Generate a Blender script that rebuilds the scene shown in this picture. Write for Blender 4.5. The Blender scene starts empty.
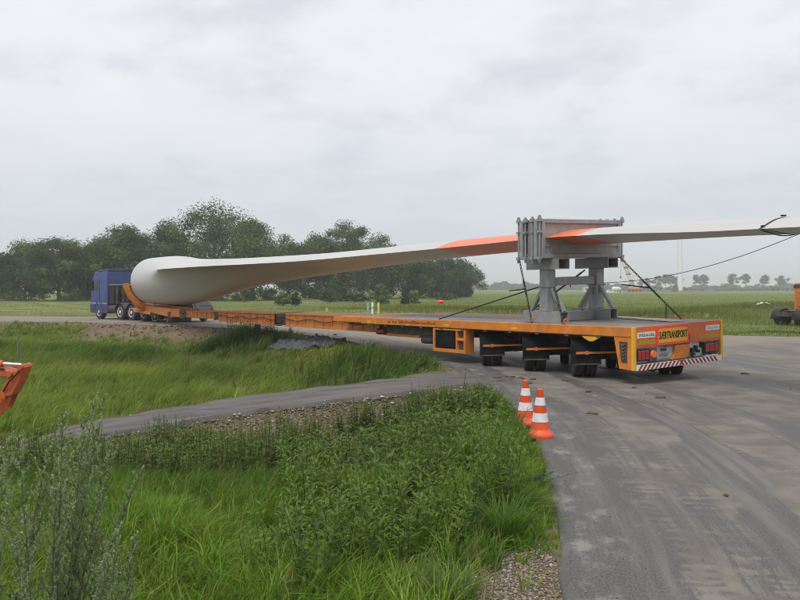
import bpy, bmesh, math, random
import numpy as np
from mathutils import Vector, Matrix
random.seed(7); rng = np.random.default_rng(7)
S = bpy.context.scene; COL = S.collection
R = math.radians
EYE = 1.97

# ------------------------------------------------------------------ camera, sky, sun, exposure
cd = bpy.data.cameras.new('camera'); cam = bpy.data.objects.new('camera', cd); COL.objects.link(cam)
cam.location = (0, 0, EYE); cam.rotation_euler = (R(90), 0, 0)
cd.sensor_width = 36; cd.lens = 36; cd.shift_y = -0.015; cd.clip_start = 0.05; cd.clip_end = 9000
S.camera = cam
SUN_EL, SUN_AZ = R(60), R(205)          # azimuth clockwise from +Y: behind the camera, a little to the left
W = bpy.data.worlds.new('World'); S.world = W; W.use_nodes = True
nt = W.node_tree; nt.nodes.clear()
def wn(t, **k):
    n = nt.nodes.new(t)
    for a, b in k.items(): setattr(n, a, b)
    return n
def wl(a, b): nt.links.new(a, b)
out = wn('ShaderNodeOutputWorld'); mix = wn('ShaderNodeMixShader'); mix.inputs[0].default_value = 0.93
sky = wn('ShaderNodeTexSky', sky_type='NISHITA', sun_disc=False, sun_elevation=SUN_EL, sun_rotation=SUN_AZ)
b1 = wn('ShaderNodeBackground'); b1.inputs[1].default_value = 0.1; wl(sky.outputs[0], b1.inputs[0])
b2 = wn('ShaderNodeBackground'); b2.inputs[1].default_value = 1.0
tc = wn('ShaderNodeTexCoord'); sep = wn('ShaderNodeSeparateXYZ'); wl(tc.outputs['Generated'], sep.inputs[0])
def wm(op, a, b=None):
    n = wn('ShaderNodeMath', operation=op)
    for i, v in enumerate((a, b)):
        if v is None: continue
        if isinstance(v, (int, float)): n.inputs[i].default_value = v
        else: wl(v, n.inputs[i])
    return n.outputs[0]
zz = wm('ADD', wm('MAXIMUM', sep.outputs[2], 0.0), 0.22)
cx_, cy_ = wm('DIVIDE', sep.outputs[0], zz), wm('DIVIDE', sep.outputs[1], zz)
cmb = wn('ShaderNodeCombineXYZ'); wl(cx_, cmb.inputs[0]); wl(cy_, cmb.inputs[1]); cmb.inputs[2].default_value = 21.1
n1 = wn('ShaderNodeTexNoise'); n1.inputs['Scale'].default_value = 1.9; n1.inputs['Detail'].default_value = 6; n1.inputs['Roughness'].default_value = 0.5
wl(cmb.outputs[0], n1.inputs['Vector'])
n2 = wn('ShaderNodeTexNoise'); n2.inputs['Scale'].default_value = 3.6; n2.inputs['Detail'].default_value = 7; n2.inputs['Roughness'].default_value = 0.58; wl(cmb.outputs[0], n2.inputs['Vector'])
rp = wn('ShaderNodeValToRGB'); wl(wm('ADD', wm('MULTIPLY', n1.outputs[0], 0.55), wm('MULTIPLY', n2.outputs[0], 0.45)), rp.inputs[0])
rp.color_ramp.elements[0].position = 0.39; rp.color_ramp.elements[0].color = (0.535, 0.54, 0.585, 1)
rp.color_ramp.elements[1].position = 0.515; rp.color_ramp.elements[1].color = (0.645, 0.645, 0.672, 1)
e = rp.color_ramp.elements.new(0.64); e.color = (0.68, 0.677, 0.695, 1)
# thicker cloud towards the horizon
hz = wn('ShaderNodeMapRange', interpolation_type='SMOOTHSTEP'); wl(sep.outputs[2], hz.inputs[0])
hz.inputs[1].default_value = 0.0; hz.inputs[2].default_value = 0.30; hz.inputs[3].default_value = 0.9; hz.inputs[4].default_value = 0.0
mc = wn('ShaderNodeMix', data_type='RGBA'); wl(hz.outputs[0], mc.inputs[0]); wl(rp.outputs[0], mc.inputs[6])
mc.inputs[7].default_value = (0.455, 0.48, 0.525, 1)
wl(mc.outputs[2], b2.inputs[0]); wl(b1.outputs[0], mix.inputs[1]); wl(b2.outputs[0], mix.inputs[2]); wl(mix.outputs[0], out.inputs[0])
sd = bpy.data.lights.new('sun', 'SUN'); sd.energy = 1.5; sd.angle = R(25); sd.color = (1, 0.97, 0.92)
sun = bpy.data.objects.new('sun', sd); COL.objects.link(sun)
_d = Vector((math.sin(SUN_AZ)*math.cos(SUN_EL), math.cos(SUN_AZ)*math.cos(SUN_EL), math.sin(SUN_EL)))
sun.rotation_euler = (-_d).to_track_quat('-Z', 'Y').to_euler(); sun.location = (0, 0, 60)
S.view_settings.view_transform = 'Standard'; S.view_settings.look = 'None'
S.view_settings.exposure = 0.52; S.view_settings.gamma = 1.0
S.render.engine = 'CYCLES'
S.cycles.filter_width = 1.0
S.cycles.max_bounces = 6; S.cycles.diffuse_bounces = 3; S.cycles.transmission_bounces = 4; S.cycles.volume_bounces = 1
S.cycles.transparent_max_bounces = 6

# ------------------------------------------------------------------ materials
def mat(name, color, rough=0.6, metal=0.0, var=0.12, scale=4.0, dirt=None, dirt_amt=0.35, dirt_scale=1.5, bump=0.0, bscale=40, coat=0.0, spec=0.5, stretch=None):
    m = bpy.data.materials.new(name); m.use_nodes = True
    t = m.node_tree; N = t.nodes; L = t.links; p = N['Principled BSDF']
    p.inputs['Roughness'].default_value = rough; p.inputs['Metallic'].default_value = metal
    p.inputs['Coat Weight'].default_value = coat; p.inputs['Specular IOR Level'].default_value = spec
    c = N.new('ShaderNodeTexCoord'); mp = N.new('ShaderNodeMapping'); L.new(c.outputs['Object'], mp.inputs[0])
    if stretch: mp.inputs['Scale'].default_value = stretch
    n = N.new('ShaderNodeTexNoise'); n.inputs['Scale'].default_value = scale; n.inputs['Detail'].default_value = 6; L.new(mp.outputs[0], n.inputs['Vector'])
    mr = N.new('ShaderNodeMapRange'); L.new(n.outputs[0], mr.inputs[0])
    mr.inputs[1].default_value = 0.3; mr.inputs[2].default_value = 0.7; mr.inputs[3].default_value = 1-var; mr.inputs[4].default_value = 1+var
    mx = N.new('ShaderNodeMix'); mx.data_type = 'RGBA'; mx.blend_type = 'MULTIPLY'; mx.inputs[0].default_value = 1
    mx.inputs[6].default_value = (*color, 1); L.new(mr.outputs[0], mx.inputs[7])
    last = mx.outputs[2]
    if dirt:
        n2 = N.new('ShaderNodeTexNoise'); n2.inputs['Scale'].default_value = dirt_scale; n2.inputs['Detail'].default_value = 8; n2.inputs['Roughness'].default_value = 0.65
        L.new(mp.outputs[0], n2.inputs['Vector'])
        r2 = N.new('ShaderNodeMapRange'); L.new(n2.outputs[0], r2.inputs[0]); r2.inputs[1].default_value = 0.42; r2.inputs[2].default_value = 0.72
        r2.inputs[3].default_value = 0; r2.inputs[4].default_value = dirt_amt
        m2 = N.new('ShaderNodeMix'); m2.data_type = 'RGBA'; L.new(r2.outputs[0], m2.inputs[0]); L.new(last, m2.inputs[6]); m2.inputs[7].default_value = (*dirt, 1)
        last = m2.outputs[2]
    L.new(last, p.inputs['Base Color'])
    if bump:
        n3 = N.new('ShaderNodeTexNoise'); n3.inputs['Scale'].default_value = bscale; n3.inputs['Detail'].default_value = 4; L.new(mp.outputs[0], n3.inputs['Vector'])
        b = N.new('ShaderNodeBump'); b.inputs['Strength'].default_value = bump; b.inputs['Distance'].default_value = 0.02
        L.new(n3.outputs[0], b.inputs['Height']); L.new(b.outputs[0], p.inputs['Normal'])
    return m

def leaf_mat(name, trans=0.3, rough=0.55):
    m = bpy.data.materials.new(name); m.use_nodes = True
    t = m.node_tree; N = t.nodes; L = t.links; p = N['Principled BSDF']
    p.inputs['Roughness'].default_value = rough; p.inputs['Specular IOR Level'].default_value = 0.18
    a = N.new('ShaderNodeAttribute'); a.attribute_name = 'Col'
    L.new(a.outputs['Color'], p.inputs['Base Color'])
    tr = N.new('ShaderNodeBsdfTranslucent')
    mm = N.new('ShaderNodeMix'); mm.data_type = 'RGBA'; mm.blend_type = 'MULTIPLY'; mm.inputs[0].default_value = 1
    L.new(a.outputs['Color'], mm.inputs[6]); mm.inputs[7].default_value = (1.05, 1.2, 0.5, 1); L.new(mm.outputs[2], tr.inputs[0])
    ms = N.new('ShaderNodeMixShader'); ms.inputs[0].default_value = trans
    L.new(p.outputs[0], ms.inputs[1]); L.new(tr.outputs[0], ms.inputs[2]); L.new(ms.outputs[0], N['Material Output'].inputs[0])
    return m

M = {}
DUST = (0.30, 0.25, 0.19)
M['orange'] = mat('orange_paint', (0.66, 0.205, 0.016), 0.52, var=0.16, dirt=(0.26, 0.13, 0.055), dirt_amt=0.6, dirt_scale=3.2)
M['orange_dull'] = mat('dirty_orange_paint', (0.56, 0.165, 0.018), 0.58, var=0.16, dirt=(0.14, 0.07, 0.04), dirt_amt=0.55, dirt_scale=2.5)
M['rear_orange'] = mat('rear_panel_orange', (0.70, 0.145, 0.03), 0.5, var=0.07, dirt=(0.3, 0.12, 0.06), dirt_amt=0.4)
M['red_border'] = mat('fluorescent_red', (0.78, 0.075, 0.03), 0.45, var=0.05)
M['yellow'] = mat('yellow_reflective', (0.75, 0.42, 0.02), 0.45, var=0.08, dirt=(0.3, 0.2, 0.05), dirt_amt=0.3)
M['olive'] = mat('retroreflective_yellow', (0.42, 0.25, 0.02), 0.5, var=0.08)
M['signyellow'] = mat('sign_yellow', (0.74, 0.36, 0.02), 0.5, var=0.05)
M['black'] = mat('black_lettering', (0.012, 0.012, 0.012), 0.6, var=0.05)
M['darktext'] = mat('brown_lettering', (0.10, 0.045, 0.02), 0.6, var=0.05)
M['white'] = mat('white_paint', (0.74, 0.74, 0.72), 0.5, var=0.06, dirt=(0.4, 0.38, 0.34), dirt_amt=0.4)
M['greywhite'] = mat('grubby_white', (0.55, 0.56, 0.56), 0.55, var=0.08, dirt=(0.25, 0.24, 0.22), dirt_amt=0.6, dirt_scale=5)
M['redlens'] = mat('red_lens', (0.33, 0.012, 0.02), 0.25, var=0.15, coat=0.5)
M['redstripe'] = mat('red_stripe', (0.26, 0.02, 0.02), 0.5, var=0.1)
M['amber'] = mat('amber_lens', (0.85, 0.17, 0.03), 0.3, var=0.1)
M['rubber'] = mat('tyre_rubber', (0.018, 0.018, 0.018), 0.8, var=0.2, dirt=(0.12, 0.10, 0.085), dirt_amt=0.35, dirt_scale=7)
M['flap'] = mat('mudguard_plastic', (0.008, 0.008, 0.0085), 0.9, spec=0.15, var=0.15, dirt=(0.03, 0.027, 0.024), dirt_amt=0.5, dirt_scale=4)
M['chassis'] = mat('dark_chassis', (0.05, 0.045, 0.042), 0.7, var=0.25, dirt=(0.16, 0.12, 0.09), dirt_amt=0.5, dirt_scale=4)
M['rustchassis'] = mat('reddish_chassis', (0.16, 0.07, 0.05), 0.7, var=0.25, dirt=(0.1, 0.08, 0.07), dirt_amt=0.6, dirt_scale=4)
M['rim'] = mat('rim_white', (0.62, 0.62, 0.62), 0.45, var=0.1, dirt=(0.3, 0.28, 0.25), dirt_amt=0.4, dirt_scale=6)
M['galv'] = mat('galvanised_steel', (0.31, 0.32, 0.33), 0.5, metal=0.25, var=0.14, scale=7, dirt=(0.22, 0.215, 0.205), dirt_amt=0.6, dirt_scale=3)
M['galvpanel'] = mat('dusty_steel_sheet', (0.30, 0.285, 0.275), 0.55, metal=0.15, var=0.14, scale=5, dirt=(0.26, 0.25, 0.24), dirt_amt=0.6, dirt_scale=2)
M['deck'] = mat('deck_plate', (0.235, 0.22, 0.205), 0.65, metal=0.0, var=0.2, scale=3, dirt=(0.20, 0.13, 0.09), dirt_amt=0.6, dirt_scale=2)
M['plank'] = mat('pale_board', (0.70, 0.64, 0.60), 0.7, var=0.12, dirt=(0.5, 0.36, 0.3), dirt_amt=0.4)
M['blade'] = mat('blade_gelcoat', (0.51, 0.515, 0.495), 0.38, var=0.025, scale=1.2, dirt=(0.38, 0.37, 0.325), dirt_amt=0.5, dirt_scale=0.7, stretch=(1, 0.2, 1))
M['bladeband'] = mat('blade_orange_band', (0.74, 0.18, 0.075), 0.4, var=0.04, dirt=(0.6, 0.2, 0.1), dirt_amt=0.3)
M['strap'] = mat('dark_webbing', (0.035, 0.03, 0.028), 0.8, var=0.2)
M['rope'] = mat('grey_rope', (0.09, 0.085, 0.08), 0.85, var=0.2)
M['chain'] = mat('chain_steel', (0.04, 0.042, 0.038), 0.55, metal=0.3, var=0.3)
M['hookorange'] = mat('orange_hook', (0.55, 0.14, 0.03), 0.5, var=0.15)
M['cone'] = mat('cone_orange', (0.83, 0.085, 0.018), 0.5, var=0.06, dirt=(0.38, 0.13, 0.07), dirt_amt=0.65, dirt_scale=9)
M['conewhite'] = mat('cone_reflective_white', (0.74, 0.72, 0.74), 0.45, var=0.06, dirt=(0.42, 0.37, 0.35), dirt_amt=0.55, dirt_scale=12)
M['blue'] = mat('truck_blue', (0.022, 0.05, 0.20), 0.35, var=0.08, coat=0.3, dirt=(0.10, 0.12, 0.22), dirt_amt=0.4)
M['bluedark'] = mat('truck_blue_lower', (0.018, 0.035, 0.12), 0.4, var=0.08, dirt=(0.12, 0.11, 0.11), dirt_amt=0.4)
M['glass'] = mat('dark_glass', (0.02, 0.025, 0.03), 0.12, var=0.05, coat=0.4)
M['carpaint'] = mat('car_grey_paint', (0.055, 0.065, 0.085), 0.35, metal=0.2, var=0.05, coat=0.5)
M['chrome'] = mat('brushed_metal', (0.45, 0.45, 0.46), 0.35, metal=0.7, var=0.1)
M['excavator'] = mat('excavator_orange', (0.56, 0.105, 0.018), 0.5, var=0.14, dirt=(0.2, 0.09, 0.04), dirt_amt=0.6, dirt_scale=4)
M['bark'] = mat('bark', (0.085, 0.065, 0.048), 0.9, var=0.3, bump=0.4)
M['stem'] = mat('plant_stem', (0.07, 0.10, 0.035), 0.7, var=0.25)
M['stemdark'] = mat('mugwort_stem', (0.12, 0.14, 0.08), 0.7, var=0.25)
M['tarp'] = mat('grey_plastic_sheet', (0.075, 0.083, 0.098), 0.5, var=0.18, dirt=(0.12, 0.105, 0.09), dirt_amt=0.6, dirt_scale=2, bump=0.4, bscale=9)
M['soil'] = mat('clod_soil', (0.10, 0.075, 0.055), 0.95, var=0.3, bump=0.5)
M['postgrey'] = mat('weathered_post', (0.13, 0.13, 0.11), 0.85, var=0.2)
M['postyellow'] = mat('post_yellow', (0.55, 0.5, 0.06), 0.5, var=0.1)
M['postgreen'] = mat('post_green', (0.2, 0.36, 0.26), 0.5, var=0.1)
M['tower'] = mat('tower_white', (0.78, 0.78, 0.78), 0.45, var=0.03)
M['craneyellow'] = mat('crane_yellow', (0.62, 0.30, 0.03), 0.5, var=0.1)
M['cranered'] = mat('crane_red', (0.35, 0.06, 0.04), 0.5, var=0.1)
M['green'] = mat('machine_green', (0.08, 0.28, 0.10), 0.5, var=0.1)
M['leaf'] = leaf_mat('leaf_green', 0.42)
M['grass'] = leaf_mat('grass_blade', 0.48)
M['crown'] = leaf_mat('tree_leaf', 0.32, 0.6)

# ------------------------------------------------------------------ mesh helpers
def tag(o, label=None, cat=None, group=None, kind=None):
    if label: o['label'] = label
    if cat: o['category'] = cat
    if group: o['group'] = group
    if kind: o['kind'] = kind
    return o
def empty(name, loc, rz=0, label=None, cat=None, group=None):
    o = bpy.data.objects.new(name, None); COL.objects.link(o)
    o.empty_display_size = 0.2
    o.location = loc; o.rotation_euler = (0, 0, rz)
    return tag(o, label, cat, group)
def link(name, me, parent=None):
    o = bpy.data.objects.new(name, me); COL.objects.link(o)
    if parent is not None: o.parent = parent
    return o
def copy_tree(o, parent=None):
    c = o.copy(); COL.objects.link(c)
    if parent is not None: c.parent = parent
    for ch in list(o.children): copy_tree(ch, c)
    return c

class MB:
    def __init__(s, xf=None): s.v = []; s.f = []; s.xf = xf
    def add(s, vs, fs):
        b = len(s.v); s.v += [tuple(p) for p in vs]; s.f += [tuple(b+i for i in f) for f in fs]; return s
    def box(s, c, d, Mx=None):
        x, y, z = c; a, b, h = d[0]/2, d[1]/2, d[2]/2
        vs = [(-a,-b,-h),(a,-b,-h),(a,b,-h),(-a,b,-h),(-a,-b,h),(a,-b,h),(a,b,h),(-a,b,h)]
        if Mx is not None: vs = [tuple(Mx @ Vector(p)) for p in vs]
        return s.add([(p[0]+x, p[1]+y, p[2]+z) for p in vs], [(0,3,2,1),(4,5,6,7),(0,1,5,4),(1,2,6,5),(2,3,7,6),(3,0,4,7)])
    def rng(s, x0, x1, y0, y1, z0, z1): return s.box(((x0+x1)/2, (y0+y1)/2, (z0+z1)/2), (x1-x0, y1-y0, z1-z0))
    def bar(s, p0, p1, w, h=None, up=(0,0,1)):
        p0, p1 = Vector(p0), Vector(p1); h = h or w; d = (p1-p0).normalized(); up = Vector(up)
        if abs(d.dot(up)) > .98: up = Vector((0,1,0))
        x = d.cross(up).normalized(); z = x.cross(d)
        q = [(-w/2,-h/2),(w/2,-h/2),(w/2,h/2),(-w/2,h/2)]
        return s.add([p0+x*a+z*b for a, b in q]+[p1+x*a+z*b for a, b in q], [(0,1,2,3),(7,6,5,4),(0,4,5,1),(1,5,6,2),(2,6,7,3),(3,7,4,0)])
    def tube(s, pts, r, n=8, cap=True):
        pts = [Vector(p) for p in pts]; rr = r if isinstance(r, (list, tuple)) else [r]*len(pts); rings = []
        prev = None
        for i, p in enumerate(pts):
            d = (pts[min(i+1, len(pts)-1)] - pts[max(i-1, 0)]).normalized()
            if prev is None:
                up = Vector((0,0,1)) if abs(d.z) < .9 else Vector((1,0,0)); x = d.cross(up).normalized()
            else: x = (prev - d*prev.dot(d)).normalized()
            prev = x; y = d.cross(x)
            rings.append([p + (x*math.cos(2*math.pi*k/n)+y*math.sin(2*math.pi*k/n))*rr[i] for k in range(n)])
        vs = [q for g in rings for q in g]; fs = []
        for i in range(len(pts)-1):
            for k in range(n): fs.append((i*n+k, i*n+(k+1)%n, (i+1)*n+(k+1)%n, (i+1)*n+k))
        if cap: fs += [tuple(reversed(range(n))), tuple((len(pts)-1)*n+k for k in range(n))]
        return s.add(vs, fs)
    def lathe(s, prof, n=24, o=(0,0,0), axis='z'):
        vs = []; fs = []
        for r, h in prof:
            for k in range(n):
                a = 2*math.pi*k/n; c, q = r*math.cos(a), r*math.sin(a)
                p = (c, q, h) if axis == 'z' else ((h, c, q) if axis == 'x' else (q, h, c))
                vs.append((p[0]+o[0], p[1]+o[1], p[2]+o[2]))
        for i in range(len(prof)-1):
            for k in range(n): fs.append((i*n+k, i*n+(k+1)%n, (i+1)*n+(k+1)%n, (i+1)*n+k))
        if prof[0][0] > 1e-5: fs.append(tuple(reversed(range(n))))
        if prof[-1][0] > 1e-5: fs.append(tuple((len(prof)-1)*n+k for k in range(n)))
        return s.add(vs, fs)
    def prism(s, poly, a, b, axis='x'):
        """poly in the other two axes in cyclic-free order: x->(y,z), y->(x,z), z->(x,y)"""
        n = len(poly)
        def P(p, t): return (t, p[0], p[1]) if axis == 'x' else ((p[0], t, p[1]) if axis == 'y' else (p[0], p[1], t))
        vs = [P(p, a) for p in poly]+[P(p, b) for p in poly]
        fs = [tuple(range(n)), tuple(reversed(range(n, 2*n)))]+[(k, n+k, n+(k+1)%n, (k+1)%n) for k in range(n)]
        return s.add(vs, fs)
    def build(s, name, m, parent=None, bevel=0, smooth=False, ang=35):
        vs = [s.xf(*p) for p in s.v] if s.xf else s.v
        me = bpy.data.meshes.new(name); me.from_pydata(vs, [], s.f)
        bm = bmesh.new(); bm.from_mesh(me); bmesh.ops.recalc_face_normals(bm, faces=bm.faces)
        if bevel:
            es = [e for e in bm.edges if len(e.link_faces) == 2 and e.calc_face_angle(0) > R(40)]
            bmesh.ops.bevel(bm, geom=es, offset=bevel, segments=1, affect='EDGES', profile=0.5, clamp_overlap=True)
        if smooth:
            for f in bm.faces: f.smooth = True
            for e in bm.edges:
                if len(e.link_faces) != 2 or e.calc_face_angle(0) > R(ang): e.smooth = False
        bm.to_mesh(me); bm.free(); me.materials.append(m)
        return link(name, me, parent)

def np_mesh(name, V, F, m, colors=None, parent=None, smooth=False):
    """V (n,3); F list of (k, array) polygons as index arrays with the same corner count each"""
    me = bpy.data.meshes.new(name)
    me.vertices.add(len(V)); me.vertices.foreach_set('co', np.ascontiguousarray(V, dtype=np.float32).ravel())
    idx = np.concatenate([f.ravel() for f in F]).astype(np.int32)
    tot = np.concatenate([np.full(len(f), f.shape[1], dtype=np.int32) for f in F])
    st = np.concatenate([[0], np.cumsum(tot)[:-1]]).astype(np.int32)
    me.loops.add(len(idx)); me.loops.foreach_set('vertex_index', idx)
    me.polygons.add(len(tot)); me.polygons.foreach_set('loop_start', st); me.polygons.foreach_set('loop_total', tot)
    if smooth: me.polygons.foreach_set('use_smooth', np.ones(len(tot), dtype=bool))
    if colors is not None:
        a = me.color_attributes.new('Col', 'FLOAT_COLOR', 'POINT')
        c = np.ones((len(V), 4), dtype=np.float32); c[:, :3] = colors
        a.data.foreach_set('color', c.ravel())
    me.update(calc_edges=True); me.validate(); me.materials.append(m)
    return link(name, me, parent)

def text_mesh(name, body, size, m, parent, Mx, extrude=0.002, sx=1.0):
    cu = bpy.data.curves.new('txt', 'FONT'); cu.body = body; cu.size = size; cu.extrude = extrude; cu.align_x = 'CENTER'; cu.align_y = 'CENTER'
    cu.resolution_u = 3; cu.offset = .004
    ob = bpy.data.objects.new('txt', cu); COL.objects.link(ob)
    dg = bpy.context.evaluated_depsgraph_get(); me = bpy.data.meshes.new_from_object(ob.evaluated_get(dg))
    bpy.data.objects.remove(ob); bpy.data.curves.remove(cu)
    me.transform(Matrix.Diagonal((sx, 1, 1, 1))); me.transform(Mx); me.name = name
    me.materials.clear(); me.materials.append(m)
    return link(name, me, parent)

# ------------------------------------------------------------------ the lie of the land
def catmull(pts, n=8):
    P = np.array(pts, float); P = np.vstack([2*P[0]-P[1], P, 2*P[-1]-P[-2]]); o = []
    for i in range(1, len(P)-2):
        for k in range(n):
            t = k/n; p0, p1, p2, p3 = P[i-1:i+3]
            o.append(.5*((2*p1)+(-p0+p2)*t+(2*p0-5*p1+4*p2-p3)*t*t+(-p0+3*p1-3*p2+p3)*t**3))
    o.append(P[-2]); return np.array(o)
LE = [(.3,-6),(.62,0),(1.02,4.9),(1.25,6.2),(1.5,8.0),(1.74,10),(1.9,12.5),(1.8,15.2),(1.55,18.1),(1.1,21.2),(-.7,26.5),(-3.1,33),(-9,41.5),(-18,48),(-26,50.5),(-60,53),(-200,56)]
RE = [(60,-6),(60,0),(60,6),(60,12),(60,18),(55,23),(45,28),(34,31),(25,32.5),(17,33.3),(10,37),(3,43),(-5,50),(-15,56.5),(-25,60.5),(-60,63.5),(-200,66)]
LC, RC = catmull(LE, 8), catmull(RE, 8)
ROADP = np.vstack([LC, RC[::-1]])
LEFTP = np.vstack([LC, [(-200, -6)]])
def inpoly(x, y, P):
    r = np.zeros(x.shape, bool); n = len(P)
    for i in range(n):
        x0, y0 = P[i]; x1, y1 = P[(i+1) % n]
        if y0 == y1: continue
        c = ((y0 > y) != (y1 > y)) & (x < (x1-x0)*(y-y0)/(y1-y0)+x0); r ^= c
    return r
def dline(x, y, C):
    best = np.full(x.shape, 1e9); arc = np.zeros(x.shape); acc = 0
    for i in range(len(C)-1):
        ax, ay = C[i][:2]; bx, by = C[i+1][:2]; dx, dy = bx-ax, by-ay; L2 = dx*dx+dy*dy
        if L2 < 1e-9: continue
        t = np.clip(((x-ax)*dx+(y-ay)*dy)/L2, 0, 1); d = np.hypot(x-ax-t*dx, y-ay-t*dy)
        u = d < best; best = np.where(u, d, best); arc = np.where(u, acc+t*math.sqrt(L2), arc); acc += math.sqrt(L2)
    return best, arc
def sm(a, b, x):
    t = np.clip((x-a)/(b-a), 0, 1); return t*t*(3-2*t)
def road_z(x, y): return -0.004*np.clip(y-17, 0, 60) + 0*x
TK = catmull([(3.2,18.9,.0),(1.6,18.0,-.01),(0,17.0,-.10),(-1.6,16.65,-.25),(-3.1,16.45,-.41),(-4.6,15.8,-.57),(-5.9,15.35,-.74),(-6.9,15.2,-.93),(-7.5,15.1,-1.25)], 6)
def track_z(x): return np.interp(x, TK[::-1, 0], TK[::-1, 2])
def wob(x, y, s=1.0): return (np.sin(x*1.7*s+1.3)*np.sin(y*1.3*s+.4)+.6*np.sin(x*3.1*s+y*1.9*s)+.4*np.sin(x*5.3*s-y*4.7*s+2))/2
MOUNDS = [(22,60,5,3.5,.45),(28,66,6,4,.6),(16,58,6,4,.25),(9,70,9,4,.2),(33,72,8,5,.55),(14,82,10,5,.25),(-4,66,7,3,.6),(3,72,9,4,.45),(-9,78,8,4,.4),(40,80,9,5,.6),(24,44,4,2.2,.25),(19,39,3,2,.2)]
def height(x, y):
    x = np.asarray(x, float); y = np.asarray(y, float)
    ir = inpoly(x, y, ROADP); il = inpoly(x, y, LEFTP) & ~ir
    dl, _ = dline(x, y, LC); dr, _ = dline(x, y, RC)
    zr = road_z(x, y)
    # low ground on the inside of the bend
    n = sm(9.0, 12.3, y); zl = -.48*(1-n)-1.15*n; f = sm(14, 20, y); zl = zl*(1-f)-1.22*f
    zl = zl + .08*wob(x, y)
    w = 2.6+1.2*sm(14, 30, y)
    zin = (zr-.05)+(zl-zr+.05)*sm(.05, 1, dl/w)
    dt, _ = dline(x, y, TK); zt = track_z(x)-.05-np.clip(dt-1.3, 0, 9)*.62
    zin = np.maximum(zin, np.where(x < 1.2, zt, -9))
    zin = np.where((dt < 1.3) & (x < 1.6), np.minimum(zin, track_z(x)-.045), zin)
    # fields beyond the road
    zo = -.42+.16*sm(0, -30, x)*0 + .07*wob(x, y, .35)
    for mx, my, a, b, h in MOUNDS: zo = zo+h*np.exp(-((x-mx)/a)**2-((y-my)/b)**2)
    zout = (zr-.05)+(zo-zr+.05)*sm(.1, 6, dr)
    z = np.where(ir, zr-.05, np.where(il, zin, zout))
    far = sm(110, 200, np.hypot(x, y)); return z*(1-far)-.40*far
def grid_axis(lo, hi, step, far_lo, far_hi, g=1.28):
    a = list(np.arange(lo, hi+1e-6, step)); s = step
    while a[-1] < far_hi: s *= g; a.append(min(a[-1]+s, far_hi))
    s = step; b = []
    x = lo
    while x > far_lo: s *= g; x = max(x-s, far_lo); b.append(x)
    return np.array(b[::-1]+a)

def build_ground():
    xs = grid_axis(-13, 9, .22, -3500, 3500, 1.09); ys = grid_axis(0, 30, .22, -300, 4500, 1.045)
    X, Y = np.meshgrid(xs, ys); x, y = X.ravel(), Y.ravel(); z = height(x, y)
    nx, ny = len(xs), len(ys); i = np.arange(nx-1)[None, :]+np.arange(ny-1)[:, None]*nx
    F = np.stack([i, i+1, i+nx+1, i+nx], -1).reshape(-1, 4)
    # colour of the ground itself: soil under the growth, gravel by the track and the verge, field further out
    ir = inpoly(x, y, ROADP); il = inpoly(x, y, LEFTP) & ~ir; dl, _ = dline(x, y, LC); dt, _ = dline(x, y, TK)
    c = np.empty((len(x), 3)); c[:] = (.070, .085, .03)
    field = ~il; c[field] = (.145, .165, .055)
    grav = np.where(il, np.clip(1-(np.abs(dt-1.9)/.9), 0, 1)*(x < 0)*(y < 16.6), 0)*sm(1.2, -.5, x)
    grav = np.maximum(grav, il*(y < 6.0+.3*wob(x, y, 3))*(dl < .95)*1.0)
    grav = np.maximum(grav, il*(y > 22)*np.clip(1.3-dl/2.0, 0, 1)); grav = np.maximum(grav, il*np.clip(1.6-dl/2.6, 0, 1)*sm(-21, -17, x)*sm(-5, -9, x)); grav = np.maximum(grav, il*(y < 7)*(dl < .28)); grav = np.maximum(grav, il*(y > 15)*(y < 23)*(dl < 1.0))
    grav = np.maximum(grav, (~il)*(~ir)*(x < -8)*np.clip(1.3-np.abs(y-62-np.interp(x, [-60, -20], [3, -3]))/4, 0, 1)*.35)
    dr, _ = dline(x, y, RC); grav = np.maximum(grav, (~il)*(~ir)*np.clip(1-dr/1.3, 0, 1))
    # pale farm tracks across the fields
    pt = (~il)*np.exp(-((y-(84+.03*x))/1.8)**2)*(x < 3)*.95
    pt = np.maximum(pt, (~il)*np.exp(-((y-(128+.05*x))/5)**2)*(x > -15)*(x < 70)*.6)
    grav = np.maximum(grav, pt)
    c = c*(1-grav[:, None])+np.array((.175, .13, .093))*grav[:, None]
    o = np_mesh('ground', np.stack([x, y, z], 1), [F], GROUNDM, c, smooth=True); tag(o, kind='structure')

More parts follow.
